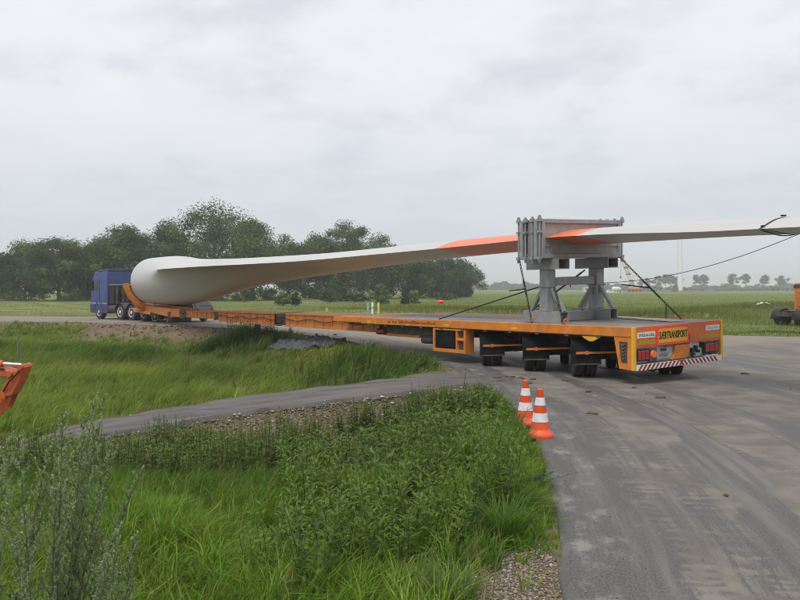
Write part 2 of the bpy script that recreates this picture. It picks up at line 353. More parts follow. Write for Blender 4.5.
def attr_ground_mat():
    m = bpy.data.materials.new('ground_soil_and_turf'); m.use_nodes = True; t = m.node_tree; N = t.nodes; L = t.links; p = N['Principled BSDF']
    p.inputs['Roughness'].default_value = .95; p.inputs['Specular IOR Level'].default_value = .1
    a = N.new('ShaderNodeAttribute'); a.attribute_name = 'Col'; c = N.new('ShaderNodeTexCoord')
    last = a.outputs['Color']
    for sc, lo, hi in ((.03, .75, 1.3), (.35, .75, 1.3), (9, .6, 1.4)):
        n = N.new('ShaderNodeTexNoise'); n.inputs['Scale'].default_value = sc; n.inputs['Detail'].default_value = 7; L.new(c.outputs['Object'], n.inputs['Vector'])
        r = N.new('ShaderNodeMapRange'); L.new(n.outputs[0], r.inputs[0]); r.inputs[1].default_value = .3; r.inputs[2].default_value = .7; r.inputs[3].default_value = lo; r.inputs[4].default_value = hi
        mx = N.new('ShaderNodeMix'); mx.data_type = 'RGBA'; mx.blend_type = 'MULTIPLY'; mx.inputs[0].default_value = 1; L.new(last, mx.inputs[6]); L.new(r.outputs[0], mx.inputs[7]); last = mx.outputs[2]
    L.new(last, p.inputs['Base Color'])
    n = N.new('ShaderNodeTexNoise'); n.inputs['Scale'].default_value = 25; n.inputs['Detail'].default_value = 5; L.new(c.outputs['Object'], n.inputs['Vector'])
    b = N.new('ShaderNodeBump'); b.inputs['Strength'].default_value = .7; b.inputs['Distance'].default_value = .03; L.new(n.outputs[0], b.inputs['Height']); L.new(b.outputs[0], p.inputs['Normal'])
    return m
GROUNDM = attr_ground_mat()

def road_mat():
    """asphalt with dried mud dragged along the driving lines; UV = (metres from the inner edge, metres along it)"""
    m = bpy.data.materials.new('muddy_asphalt'); m.use_nodes = True; t = m.node_tree; N = t.nodes; L = t.links; p = N['Principled BSDF']
    p.inputs['Specular IOR Level'].default_value = .35
    uv = N.new('ShaderNodeUVMap'); uv.uv_map = 'UVMap'; oc = N.new('ShaderNodeTexCoord')
    def noise(vec, scale, sc3=None, detail=6, rough=.6, dist=0):
        src = vec
        if sc3:
            mp = N.new('ShaderNodeMapping'); mp.inputs['Scale'].default_value = sc3; L.new(vec, mp.inputs[0]); src = mp.outputs[0]
        n = N.new('ShaderNodeTexNoise'); n.inputs['Scale'].default_value = scale; n.inputs['Detail'].default_value = detail; n.inputs['Roughness'].default_value = rough
        n.inputs['Distortion'].default_value = dist
        L.new(src, n.inputs['Vector']); return n.outputs[0]
    def rang(v, a, b, c=0., d=1.):
        r = N.new('ShaderNodeMapRange'); r.interpolation_type = 'SMOOTHSTEP'; L.new(v, r.inputs[0])
        for i, k in enumerate((a, b, c, d)): r.inputs[i+1].default_value = k
        return r.outputs[0]
    def ma(op, a, b):
        n = N.new('ShaderNodeMath'); n.operation = op
        for i, v in enumerate((a, b)):
            if isinstance(v, (int, float)): n.inputs[i].default_value = v
            else: L.new(v, n.inputs[i])
        return n.outputs[0]
    def mixc(f, a, b):
        n = N.new('ShaderNodeMix'); n.data_type = 'RGBA'
        if isinstance(f, float): n.inputs[0].default_value = f
        else: L.new(f, n.inputs[0])
        for k, v in ((6, a), (7, b)):
            if isinstance(v, tuple): n.inputs[k].default_value = (*v, 1)
            else: L.new(v, n.inputs[k])
        return n.outputs[2]
    U = uv.outputs[0]; O = oc.outputs['Object']
    sx = N.new('ShaderNodeSeparateXYZ'); L.new(U, sx.inputs[0]); d, a = sx.outputs[0], sx.outputs[1]
    wobble = ma('MULTIPLY', ma('SUBTRACT', noise(U, .22, (1, 1, 1), 2), .5), 1.6)
    dd = ma('ADD', d, wobble)
    def band(c, w, soft):
        x = ma('ABSOLUTE', ma('SUBTRACT', dd, c), 0.); return rang(x, w, w+soft, 1., 0.)
    grain = noise(O, 60, None, 4); streak = noise(U, 1.0, (3.2, .16, 1), 7, .65); patch = noise(U, .55, (1.0, .45, 1), 6, .6, .4); fine = noise(U, 2.6, (2.5, .7, 1), 6, .7)
    asph = mixc(rang(grain, .35, .65), (.052, .0505, .048), (.12, .1165, .110))
    asph = mixc(rang(streak, .46, .66, 0, .6), asph, (.19, .175, .155))
    # how much dried mud lies: little in the first metre and a half, most between the wheel lines and beside the trailer
    near = rang(d, .45, 1.3); far = ma('ADD', rang(a, 16, 24), ma('MULTIPLY', rang(a, 26, 38), 2.0))
    mud = ma('ADD', ma('MULTIPLY', rang(patch, .40, .58), near), ma('MULTIPLY', rang(fine, .48, .64), .55))
    mud = ma('ADD', mud, ma('MULTIPLY', far, .30))
    for c, w, s, k in ((1.3, .3, .3, .42), (2.6, .3, .4, .32), (4.3, .4, .5, .25), (6.6, .5, .5, .2)): mud = ma('ADD', mud, ma('MULTIPLY', band(c, w, s), k))
    for c, w, s, k in ((1.95, .10, .16, .95), (3.45, .12, .25, .65), (.55, .1, .25, .35), (5.4, .15, .3, .5), (7.6, .15, .3, .4)): mud = ma('SUBTRACT', mud, ma('MULTIPLY', band(c, w, s), k))
    # tread prints
    tr = N.new('ShaderNodeTexWave'); tr.wave_type = 'BANDS'; tr.bands_direction = 'Y'; tr.inputs['Scale'].default_value = 1.75; tr.inputs['Distortion'].default_value = 4.5; tr.inputs['Detail'].default_value = 3; tr.inputs['Detail Scale'].default_value = 2.5
    L.new(U, tr.inputs['Vector'])
    trm = ma('MAXIMUM', band(.98, .13, .06), ma('MAXIMUM', band(1.45, .13, .06), ma('MAXIMUM', band(2.45, .13, .07), ma('MAXIMUM', band(2.95, .13, .07), band(4.9, .2, .1)))))
    trm = ma('MULTIPLY', trm, rang(noise(U, .5, (1, 1, 1), 3), .36, .52))
    mud = ma('ADD', mud, ma('MULTIPLY', trm, ma('MULTIPLY', ma('SUBTRACT', tr.outputs[0], .5), ma('MULTIPLY', rang(noise(U, 2.2, (1.5, 1, 1), 5, .7), .38, .66), 1.4))))
    mud = ma('ADD', mud, ma('MULTIPLY', ma('SUBTRACT', noise(U, 6.0, (2.2, .8, 1), 8, .75), .5), 1.1)); lines = rang(noise(U, 1.0, (15, .22, 1), 5, .6), .35, .65); mud = ma('ADD', mud, ma('MULTIPLY', ma('SUBTRACT', lines, .5), ma('MULTIPLY', rang(noise(U, .8, (1.3, .35, 1), 3), .42, .6), .8))); mudf = rang(mud, .34, 1.25, 0., .82)
    mudc = mixc(ma('MULTIPLY', rang(a, 24, 36), .8), mixc(rang(noise(O, 1.4, None, 6), .35, .65), (.13, .115, .097), (.215, .19, .16)), (.27, .225, .175))
    col = mixc(mudf, asph, mudc)
    # pale chalky scuffs close to the edge
    sc = ma('MULTIPLY', rang(noise(U, 1.6, (1.6, .8, 1), 7, .7), .50, .66), rang(d, 1.3, .15)); col = mixc(ma('MULTIPLY', sc, .6), col, (.30, .285, .26))
    peb = noise(O, 95, None, 2); col = mixc(rang(peb, .60, .70, 0, .7), col, (.30, .28, .25))
    L.new(col, p.inputs['Base Color'])
    r = rang(mudf, 0, .9, .62, .95); L.new(r, p.inputs['Roughness'])
    h = ma('ADD', ma('MULTIPLY', grain, .4), ma('MULTIPLY', mudf, .8))
    b = N.new('ShaderNodeBump'); b.inputs['Strength'].default_value = .25; b.inputs['Distance'].default_value = .02; L.new(h, b.inputs['Height']); L.new(b.outputs[0], p.inputs['Normal'])
    return m

def strip_mesh(name, A, B, nacross, zf, m, uvline=None, skirt=.10, power=1.0, jag=0.0):
    n = len(A); t = np.linspace(0, 1, nacross)**power
    X = A[:, 0][:, None]*(1-t)+B[:, 0][:, None]*t; Y = A[:, 1][:, None]*(1-t)+B[:, 1][:, None]*t
    if jag:
        X[:, 0] += jag*wob(A[:, 0], A[:, 1], 4)
    x, y = X.ravel(), Y.ravel(); z = zf(x, y)
    i = np.arange(nacross-1)[None, :]+np.arange(n-1)[:, None]*nacross
    F = np.stack([i, i+1, i+nacross+1, i+nacross], -1).reshape(-1, 4)
    V = np.stack([x, y, z], 1)
    # skirt on both long edges
    b = len(V); e0 = np.arange(n)*nacross; e1 = e0+nacross-1
    V = np.vstack([V, V[e0]-[0, 0, skirt], V[e1]-[0, 0, skirt]])
    k = np.arange(n-1); F = np.vstack([F, np.stack([e0[k], e0[k+1], b+k+1, b+k], -1), np.stack([e1[k+1], e1[k], b+n+k, b+n+k+1], -1)])
    o = np_mesh(name, V, [F], m, smooth=True)
    uvl = o.data.uv_layers.new(name='UVMap')
    C = LC if uvline is None else uvline
    d, a = dline(V[:, 0], V[:, 1], C); li = np.empty(len(o.data.loops), np.int32); o.data.loops.foreach_get('vertex_index', li)
    uvl.data.foreach_set('uv', np.stack([d[li], a[li]], 1).astype(np.float32).ravel())
    return tag(o, kind='structure')

build_ground()
def dens(C, k):
    t = np.linspace(0, 1, (len(C)-1)*k+1)*(len(C)-1); i = np.minimum(t.astype(int), len(C)-2); f = (t-i)[:, None]
    return C[i]*(1-f)+C[i+1]*f
strip_mesh('road', dens(LC, 4), dens(RC, 4), 60, lambda x, y: road_z(x, y)+.0, road_mat(), power=1.6, jag=.008)
def track_mat():
    m = mat('grey_track_matting', (.088, .085, .081), .85, var=.4, scale=2.5, dirt=(.15, .125, .10), dirt_amt=.85, dirt_scale=1.5, bump=.8, bscale=7, stretch=(.35, 2.2, 1))
    return m
_t = np.array(TK); _d = np.gradient(_t[:, :2], axis=0); _n = np.stack([-_d[:, 1], _d[:, 0]], 1)/np.linalg.norm(_d, axis=1)[:, None]
_w = (1.22+.09*np.sin(np.arange(len(_t))*1.1))[:, None]
def trk_z(x, y):
    d, _ = dline(x, y, TK)
    return track_z(x)+.012+.025*np.cos(np.clip(d, 0, 1.3)/1.3*6.0)+.012*wob(x, y, 2.5)
keep = _t[:, 0] < 1.75
strip_mesh('track', dens((_t[:, :2]+_n*_w)[keep], 3), dens((_t[:, :2]-_n*_w)[keep], 3), 12, trk_z, track_mat(), uvline=TK, skirt=.12)
HAZE = 0.0006

# ------------------------------------------------------------------ the blade trailer (local x = across, y = forward, z = up)
TLOC = (5.92, 16.99, 0.0); TRZ = R(33)
def lean(x, y, z): return (x, y, z + .033*x - .011*y)
def tpart(name): return MB(lean)
trailer = empty('blade_trailer', TLOC, TRZ, 'long orange extendable flatbed trailer carrying the white rotor blade', 'trailer')
HW = 1.45; DZ = 1.218            # half width, deck height
def wheel_pair(parent, x, y, z, r=.42, steer=0., w=.235, names=('wheel', 'tyre'), rimm='rim', out=-1):
    for k in (-1, 1):
        c = Vector((x, y, z)); Mx = Matrix.Translation(c) @ Matrix.Rotation(steer, 4, 'Z')
        xf = lambda px, py, pz: tuple(Mx @ Vector((px, py, pz)))
        ox = k*(w/2+.018)
        b = MB(xf); s = -1 if k < 0 else 1
        b.lathe([(.02, ox-s*.02), (.10, ox-s*.02), (.12, ox+s*.03), (.20, ox+s*.02), (.225, ox+s*.085), (.25, ox+s*.09), (.25, ox-s*.09), (.02, ox-s*.09)] , 20, axis='x')
        for q in range(8):
            a = q*math.pi/4; b.lathe([(.014, ox+s*.02), (.014, ox+s*.05)], 6, (0, .155*math.cos(a), .155*math.sin(a)), 'x')
        o = b.build(names[0], M[rimm], parent, smooth=True)
        t = MB(xf); h = w/2
        t.lathe([(.24, ox-h*.8), (r*.88, ox-h), (r*.97, ox-h*.86), (r, ox-h*.62), (r, ox-.05), (r-.012, ox-.045), (r-.012, ox-.03), (r, ox-.025), (r, ox+.025), (r-.012, ox+.03), (r-.012, ox+.045), (r, ox+.05), (r, ox+h*.62), (r*.97, ox+h*.86), (r*.88, ox+h), (.24, ox+h*.8)], 28, axis='x')
        t.build(names[1], M['rubber'], o, smooth=True)

# deck plates, one object each
DL = 10.9
ys = np.linspace(0.05, DL, 12)
for i in range(11):
    for k in range(2):
        b = tpart('p'); x0, x1 = (-HW+.10, -.004) if k == 0 else (.004, HW-.10)
        b.rng(x0, x1, ys[i]+.006, ys[i+1]-.006, DZ-.05, DZ-.012+.004*((i*3+k) % 3)); b.build('deck_plate', M['deck'], trailer, bevel=.006)
# long side rails with a rolled top edge
for s in (-1, 1):
    b = tpart('r'); b.prism([(s*HW, DZ), (s*HW, DZ-.20), (s*(HW-.05), DZ-.22), (s*(HW-.10), DZ-.20), (s*(HW-.10), DZ)], .03, DL, 'y')
    rail = b.build('side_rail', M['orange'], trailer, bevel=.008)
    for y in np.arange(.9, DL, .95): b = tpart('h'); b.rng(s*HW-.012 if s < 0 else s*HW, s*HW if s < 0 else s*HW+.012, y-.06, y+.06, DZ-.245, DZ-.19); b.build('lashing_ring', M['chassis'], rail)
    if s < 0:   # a long line of worn writing, too worn to read, near the front of the rail, and a yellow reflector
        b = tpart('l'); y = 9.3; rr = random.Random(3)
        while y > 6.9:
            h = rr.choice((.055, .055, .085)); w = rr.uniform(.03, .05)
            b.rng(-HW-.004, -HW-.001, y-w, y, DZ-.135, DZ-.135+h)
            if rr.random() < .5: b.rng(-HW-.004, -HW-.001, y-w-.012, y-w, DZ-.135, DZ-.12)
            y -= w+.03+(.08 if rr.random() < .12 else 0)
        b.build('worn_lettering', M['darktext'], rail)['kind'] = 'stuff'
        for yy in (6.35, 3.6, 10.4):
            b = tpart('r'); b.rng(-HW-.006, -HW-.001, yy-.12, yy+.12, DZ-.16, DZ-.10); b.build('side_reflector', M['yellow'], rail)
        # yellow fold-out chevron bracket under the rail, between the last two wheels
        b = tpart('c'); yc = 1.15
        b.prism([(yc-.26, DZ-.225), (yc+.26, DZ-.225), (yc+.20, DZ-.27), (yc+.05, DZ-.33), (yc-.05, DZ-.33), (yc-.20, DZ-.27)], -HW+.02, -HW+.05, 'x')
        b.build('lashing_bracket', M['yellow'], trailer)
# main longitudinal frame and cross members below the deck
for s in (-1, 1):
    b = tpart('f'); x = s*.48
    b.rng(x-.07, x+.07, .35, 13.2, DZ-.52, DZ-.47); b.rng(x-.07, x+.07, .35, 13.2, DZ-.10, DZ-.055); b.rng(x-.012, x+.012, .35, 13.2, DZ-.47, DZ-.10)
    b.build('frame_beam', M['rustchassis'], trailer)
for y in np.arange(.6, DL, 1.0):
    b = tpart('x'); b.rng(-HW+.11, HW-.11, y-.04, y+.04, DZ-.20, DZ-.055); b.build('cross_member', M['rustchassis'], trailer)
# axles
for j, ya in enumerate((1.75, 3.35, 4.95)):
    gz = road_z(0, 17+ya*.84)
    for s in (-1, 1):
        st = R(-38) if s < 0 else R(-44)
        xw = -1.03 if s < 0 else 1.10; yw = ya if s < 0 else ya-.65
        wheel_pair(trailer, xw, yw, float(gz)+.42-.004, steer=st)
        # flat-backed mudguard behind each pair
        b = MB(lambda x, y, z, c=(xw, yw), t=st: lean(c[0]+x*math.cos(t)-y*math.sin(t), c[1]+x*math.sin(t)+y*math.cos(t), z))
        w = .31; r = .50; zc = .43; th = .012
        arc = [(-r*math.cos(a), zc+r*math.sin(a)) for a in np.linspace(R(-2), R(150), 11)]
        outer = [(-r-.01, .36)]+arc; inner = [(y+(.012 if i < 2 else 0), z-(.0 if i < 2 else .012)) for i, (y, z) in enumerate(outer)]
        b.prism(outer+inner[::-1], -w, w, 'x'); b.rng(-w-.004, -w+.012, -r*.75, r*.6, zc+.22, zc+.42) if s > 0 else None
        g = b.build('mudguard', M['flap'], trailer)
        b2 = MB(b.xf); b2.rng(-w+.03, w-.03, -r-.035, -r-.012, .36, .39); b2.build('flap_strip', M['chassis'], g)
        b3 = MB(b.xf); b3.rng(-w+.08, w+.55, -r-.065, -r-.025, .60, .645); b3.rng(-.03, .03, -r-.075, -r-.02, .585, .66); b3.build('mudguard_stay', M['orange_dull'], g)
    b = MB(lean); b.tube([(-1.0, ya, .46), (1.0, ya-.5, .46)], .065, 10); b.build('axle_beam', M['chassis'], trailer, smooth=True)
    b = MB(lean)
    b.lathe([(.02, .52), (.30, .52), (.34, .60), (.30, .68), (.30, .74), (.02, .74)], 16, (-.45, ya, 0)); b.rng(-.62, -.28, ya-.45, ya+.1, .42, .52); b.tube([(-.45, ya+.1, .5), (-.45, ya+.6, .72)], .05, 8)
    b.build('suspension_unit', M['chassis'], trailer, smooth=True)
    b = MB(lean); b.tube([(-.15, ya+.45, .62), (-.15, ya+.95, .62)], .13, 14); b.build('air_tank', M['chassis'], trailer, smooth=True)
# rear wall
b = tpart('w'); b.rng(-HW+.075, HW-.075, -.03, .02, DZ-.43, DZ); rear = b.build('rear_panel', M['rear_orange'], trailer, bevel=.006)
b = tpart('w'); b.rng(-HW+.075, HW-.075, .02, .05, DZ-.74, DZ-.432); low = b.build('lamp_panel', M['greywhite'], trailer)
for s in (-1, 1):
    b = tpart('p'); x = s*(HW-.035); b.rng(x-.038, x+.038, -.045, .03, DZ-.88, DZ-.002); b.build('corner_post', M['yellow'], trailer, bevel=.006)
# slanted orange side panel just ahead of the rear post
b = tpart('s'); b.prism([(.03, DZ-.205), (.50, DZ-.205), (.36, DZ-.86), (.03, DZ-.88)], -HW+.012, -HW+.05, 'x'); sp = b.build('side_panel', M['orange'], trailer, bevel=.005)
b = tpart('s'); b.prism([(.14, DZ-.30), (.36, DZ-.30), (.29, DZ-.72), (.14, DZ-.74)], -HW+.004, -HW+.011, 'x'); b.build('dark_recess', M['chassis'], sp)
b = tpart('h')
for k in range(5): b.tube([(-HW-.0, .17+.01*k, DZ-.34-.07*k), (-HW-.03, .22, DZ-.38-.07*k), (-HW, .29-.01*k, DZ-.36-.07*k)], .014, 6)
b.build('air_coupling', M['rustchassis'], sp)
# sign, plates and reflectors
YF = -.034
b = tpart('b'); b.rng(-.76, .25, -.062, -.031, DZ-.42, DZ-.02); sign = b.build('sign_board', M['red_border'], trailer, bevel=.004)
b = tpart('b'); b.rng(-.715, .205, -.066, -.0625, DZ-.365, DZ-.075); b.build('sign_face', M['signyellow'], sign)
def rearM(x, z): return Matrix.Translation(lean(x, -.069, z)) @ Matrix.Rotation(R(90), 4, 'X') @ Matrix.Rotation(.033, 4, 'Z')
text_mesh('sign_lettering', 'SÆRTRANSPORT', .21, M['black'], sign, rearM(-.255, DZ-.22), .002, .56)
bpy.data.objects['sign_lettering'].data.update()
b = tpart('b'); b.rng(-1.34, -.80, YF-.008, YF+.004, DZ-.235, DZ-.115); pl = b.build('name_plate', M['white'], trailer)
def scribble(x0, x1, zc, h, m, parent, seed, y=-.0435):
    rr = random.Random(seed); b = tpart('s'); x = x0
    while x < x1:
        w = rr.uniform(.5, .9)*h; k = rr.randint(0, 3)
        if k in (0, 1, 3): b.rng(x, x+.28*h, y-.002, y, zc-h/2, zc+h/2*(1.3 if k == 1 else 1))
        if k in (0, 2): b.rng(x+.3*h, x+w, y-.002, y, zc+h*.25, zc+h/2)
        if k in (1, 2, 3): b.rng(x+.3*h, x+w, y-.002, y, zc-h/2, zc-h*.22)
        if k == 2: b.rng(x+w-.25*h, x+w, y-.0021, y, zc-h*.2, zc+h*.24)
        x += w+.28*h
    o = b.build('worn_lettering', m, parent); o['kind'] = 'stuff'; return o
scribble(-1.31, -.83, DZ-.175, .05, M['black'], pl, 5)
b = tpart('b'); b.rng(.86, 1.33, YF-.008, YF+.004, DZ-.205, DZ-.095); pr = b.build('name_plate', M['white'], trailer); scribble(.92, 1.30, DZ-.15, .05, M['galv'], pr, 11)
for x0, x1 in ((-1.30, -.80), (.60, 1.30)):
    b = tpart('b'); b.rng(x0, x1, YF-.008, YF+.004, DZ-.375, DZ-.265); b.build('reflector_panel', M['olive'], trailer)
b = tpart('b'); b.rng(-HW+.08, -.78, YF-.003, YF+.002, DZ-.262, DZ-.24); b.rng(-HW+.08, HW-.08, YF-.003, YF+.002, DZ-.425, DZ-.392); b.build('red_stripe_tape', M['red_border'], rear)
b = tpart('b'); b.rng(.30, .42, -.05, -.031, DZ-.40, DZ-.24); b.rng(.325, .395, -.052, -.05, DZ-.38, DZ-.27); b.build('small_hatch', M['orange_dull'], trailer)
b = tpart('b'); b.rng(-.50, .30, -.05, -.031, DZ-.455, DZ-.43); b.build('lower_lip', M['rustchassis'], trailer)
# lamps
for x0, x1, nm in ((-1.36, -.98, 0), (.80, 1.30, 1)):
    b = tpart('t'); b.rng(x0, x1, -.045, .02, DZ-.70, DZ-.455); tl = b.build('tail_lamp', M['black'], trailer, bevel=.01)
    n = 3
    for k in range(n):
        w = (x1-x0-.05)/n; xx = x0+.025+k*w; b = tpart('t'); b.rng(xx+.006, xx+w-.006, -.062, -.0455, DZ-.67, DZ-.49); b.build('lamp_lens', M['redlens'], tl, bevel=.008)
b = tpart('a'); b.rng(-.97, -.78, -.05, .02, DZ-.73, DZ-.46); bl = b.build('indicator_lamp', M['chassis'], trailer, bevel=.01)
b = tpart('a'); b.lathe([(.07, -.09), (.075, -.06), (.08, -.051)], 16, lean(-.875, 0, DZ-.58), 'y'); b.xf = None; b.build('amber_lens', M['amber'], bl, smooth=True)
b = tpart('n'); b.rng(-.74, -.34, -.04, .019, DZ-.70, DZ-.47); npb = b.build('number_plate_bracket', M['galv'], trailer, bevel=.006)
b = tpart('n'); b.rng(-.64, -.46, -.05, -.041, DZ-.535, DZ-.485); b.build('plate_lamp', M['black'], npb)
scribble(-.66, -.42, DZ-.62, .06, M['chassis'], npb, 8, -.0415)
b = tpart('c'); b.prism([(-.17, DZ-.456), (.28, DZ-.456), (.29, DZ-.60), (.20, DZ-.745), (-.30, DZ-.745), (-.18, DZ-.62)], -.06, .018, 'y'); b.build('coupling_box', M['orange_dull'], trailer, bevel=.01)
for x, z, w, h in ((.42, DZ-.60, .08, .11), (.54, DZ-.56, .06, .11), (.61, DZ-.63, .06, .06), (.72, DZ-.50, .03, .12), (.44, DZ-.69, .09, .05)):
    b = tpart('k'); b.rng(x-w/2, x+w/2, -.06, .019, z-h/2, z+h/2); b.build('air_coupling', M['black'], trailer, bevel=.008)
b = tpart('k'); b.tube([(.40, -.05, DZ-.68), (.34, -.10, DZ-.74), (.30, -.07, DZ-.66)], .018, 6); b.build('coupling_hose', M['black'], trailer)
for k in range(5): b = tpart('k'); b.rng(.75+.11*k, .82+.11*k, -.055, .019, DZ-.735+.01*(k % 2), DZ-.715); b.build('rubber_stop', M['black'], trailer)
b = tpart('k'); b.rng(-1.37, .72, -.03, .06, DZ-.765, DZ-.74); b.build('lamp_shelf', M['chassis'], trailer)
# bumper with slanting red and white stripes
BZ0, BZ1 = DZ-.885, DZ-.77
b = tpart('b'); b.rng(-HW+.076, HW-.076, -.07, -.02, BZ0, BZ1); bump = b.build('bumper', M['white'], trailer)
b = tpart('b'); hh = BZ1-BZ0; pitch = .127
x = -HW+.09
while x < HW-.16:
    s = .10 if x < .02 else -.10
    q = [(x, BZ0+.002), (x+.062, BZ0+.002), (x+.062+s, BZ1-.002), (x+s, BZ1-.002)]
    if min(p[0] for p in q) > -HW+.078 and max(p[0] for p in q) < HW-.078: b.prism(q if s > 0 else q, -.073, -.0705, 'y')
    x += pitch if abs(x) > .08 else pitch*.9
b.build('red_stripe', M['redstripe'], bump)
for x in (-.95, .95):
    b = tpart('b'); b.rng(x-.04, x+.04, -.02, .30, BZ0+.01, BZ1-.01); b.build('bumper_arm', M['chassis'], trailer)
b = tpart('k'); b.tube([(-.9, .1, DZ-.9), (-.7, .08, DZ-.96), (-.55, .1, DZ-.90)], .02, 6); b.rng(-.95, -.5, .06, .14, DZ-.92, DZ-.885); b.build('hose_bundle', M['black'], trailer)

# toolbox and the gear under the front of the wide deck
b = tpart('t'); y0, y1 = 5.55, 7.0; z0, z1 = DZ-.86, DZ-.225
for a in ((y0, y0+.07, z0, z1), (y1-.07, y1, z0, z1), (y0+.07, y1-.07, z0, z0+.09), (y0+.07, y1-.07, z1-.05, z1), (y0+.36, y0+.41, z0+.09, z1-.05)): b.rng(-HW+.02, -HW+.32, *a)
b.rng(-HW+.02, -HW+.32, y0+.07, y0+.36, z0+.33, z0+.40)
tb = b.build('toolbox_frame', M['orange'], trailer, bevel=.006)
b = tpart('t'); b.rng(-HW+.06, -HW+.29, y0+.41, y1-.07, z0+.09, z1-.05); bx = b.build('toolbox', M['flap'], trailer)
b = tpart('t'); b.rng(-HW+.045, -HW+.06, y0+.44, y1-.10, z0+.12, z1-.08); b.build('toolbox_door', M['flap'], bx, bevel=.006)
b = tpart('t'); b.rng(-HW+.10, -HW+.27, y0+.09, y0+.34, z0+.1, z0+.31); b.rng(-HW+.10, -HW+.27, y0+.09, y0+.34, z0+.42, z1-.06); b.build('toolbox_insert', M['chassis'], tb)
b = tpart('u'); b.rng(-1.1, 1.1, 7.1, 9.9, DZ-.48, DZ-.22); b.build('under_deck_frame', M['chassis'], trailer)
b = tpart('u'); b.rng(-1.2, -.5, 8.0, 9.8, DZ-.56, DZ-.49); b.build('support_beam', M['orange_dull'], trailer, bevel=.008)
b = tpart('u'); b.tube([(-1.1, 7.25, DZ-.60), (-1.1, 7.9, DZ-.60)], .12, 14); b.build('air_tank', M['chassis'], trailer, smooth=True)
b = tpart('u'); b.tube([(-.75, 10.5, DZ-.50), (-.75, 11.0, DZ-.50)], .10, 12); b.build('red_air_tank', mat('tank_red', (.3, .02, .045), .5), trailer, smooth=True)
# sloping front end of the wide deck
b = tpart('d'); b.prism([(DL, DZ-.01), (DL+2.3, DZ-.04), (DL+2.3, DZ-.20), (DL, DZ-.20)], -1.2, 1.2, 'x'); b.build('deck_nose', M['orange'], trailer, bevel=.01)

# telescopic spine beam in sections, each thinner than the one behind
def beam(y0, y1, zt, zb, w, m):
    b = tpart('b'); t = .035
    b.rng(-w, w, y0, y1, zt-.05, zt); b.rng(-w, w, y0, y1, zb, zb+.05)
    for s in (-1, 1): b.rng(s*(w-.05)-.012, s*(w-.05)+.012, y0, y1, zb+.05, zt-.05)
    o = b.build('beam_section', m, trailer, bevel=.006)
    for s in (-1, 1):
        f = tpart('f')
        for y in np.arange(y0+.35, y1-.2, .72): f.rng(s*(w-.037)-.02, s*(w-.037)+.02, y-.012, y+.012, zb+.05, zt-.05)
        f.build('stiffener', m, o)
        p = tpart('p')
        for y in np.arange(y0+.5, y1-.3, .72): p.rng(s*(w-.033)-.006, s*(w-.033)+.006, y-.05, y+.05, zt-.17, zt-.09)
        p.build('pin_plate', M['orange_dull'], o)
    return o
def joint(y0, y1, zt, zb, w):
    b = tpart('j'); b.rng(-w, w, y0, y1, zb+.08, zt-.06)
    for s in (-1, 1):
        b.tube([(s*(w+.02), (y0+y1)/2, zb+.18), (s*(w-.1), (y0+y1)/2, zb+.18)], .09, 10); b.rng(s*w-.05, s*w+.05, y0+.05, y1-.08, zt-.14, zt-.02)
        b.tube([(s*w, y0+.1, zb+.05), (s*w, y1-.1, zb-.02)], .045, 8)
    return b.build('beam_joint', M['chassis'], trailer)
b1 = beam(11.2, 18.4, DZ-.05, DZ-.55, .62, M['orange'])
joint(18.4, 19.5, DZ-.06, DZ-.52, .50)
beam(19.5, 26.0, DZ-.06, DZ-.55, .62, M['orange_dull'])
joint(26.0, 27.0, DZ-.09, DZ-.46, .46)
beam(26.9, 31.2, DZ-.10, DZ-.46, .50, M['orange_dull'])
joint(31.2, 32.2, DZ-.08, DZ-.50, .5)
b = tpart('b'); b.rng(-.52, .52, 32.2, 33.6, DZ-.48, DZ-.02); b.build('hinge_block', M['orange_dull'], trailer, bevel=.02)
b = tpart('h'); pts = [(-.64, y, DZ-.24-.09*math.sin((y-11.5)*1.35)**2) for y in np.linspace(11.4, 26, 60)]; b.tube(pts, .016, 6); b.build('cable', M['black'], trailer)
# gooseneck arm, lower arm and the cradle round the blade root
b = tpart('g'); b.prism([(33.6, DZ-.02), (39.2, DZ+.13), (40.6, DZ+.10), (40.6, DZ-.12), (37.5, DZ-.30), (33.6, DZ-.52)], -.55, .55, 'x'); b.build('gooseneck', M['orange'], trailer, bevel=.02)
b = tpart('g'); b.rng(-.6, .6, 33.7, 34.1, DZ-.75, DZ-.2); b.tube([(-.66, 33.9, DZ-.66), (.66, 33.9, DZ-.66)], .16, 12); b.build('landing_gear', M['chassis'], trailer)
b = tpart('g'); b.prism([(37.6, DZ-.42), (41.2, DZ-.30), (41.2, DZ-.14), (37.4, DZ-.24)], -.62, .62, 'x'); b.build('turntable_frame', M['orange'], trailer, bevel=.015)
RC_Z = 2.42
def zroot(y): return RC_Z
b = MB(); n = 22; ri, ro = 1.50, 1.80
a = [R(186+168*k/n) for k in range(n+1)]
po = [(-.05+ro*math.cos(t), zroot(0)+ro*math.sin(t)) for t in a]; pi_ = [(-.05+ri*math.cos(t), zroot(0)+ri*math.sin(t)) for t in a]
b.prism(po+pi_[::-1], 38.75, 39.05, 'y'); b.build('root_cradle', M['orange'], trailer, bevel=.02)
b = MB()
for s in (-1, 1): b.prism([(s*.55, .8), (s*1.4, 1.35), (s*1.72, 2.1), (s*1.45, 1.45), (s*.85, .72)], 39.06, 39.6, 'y')
b.rng(-.9, .9, 38.8, 40.4, .62, .72)
b.build('cradle_bracket', M['orange'], trailer)

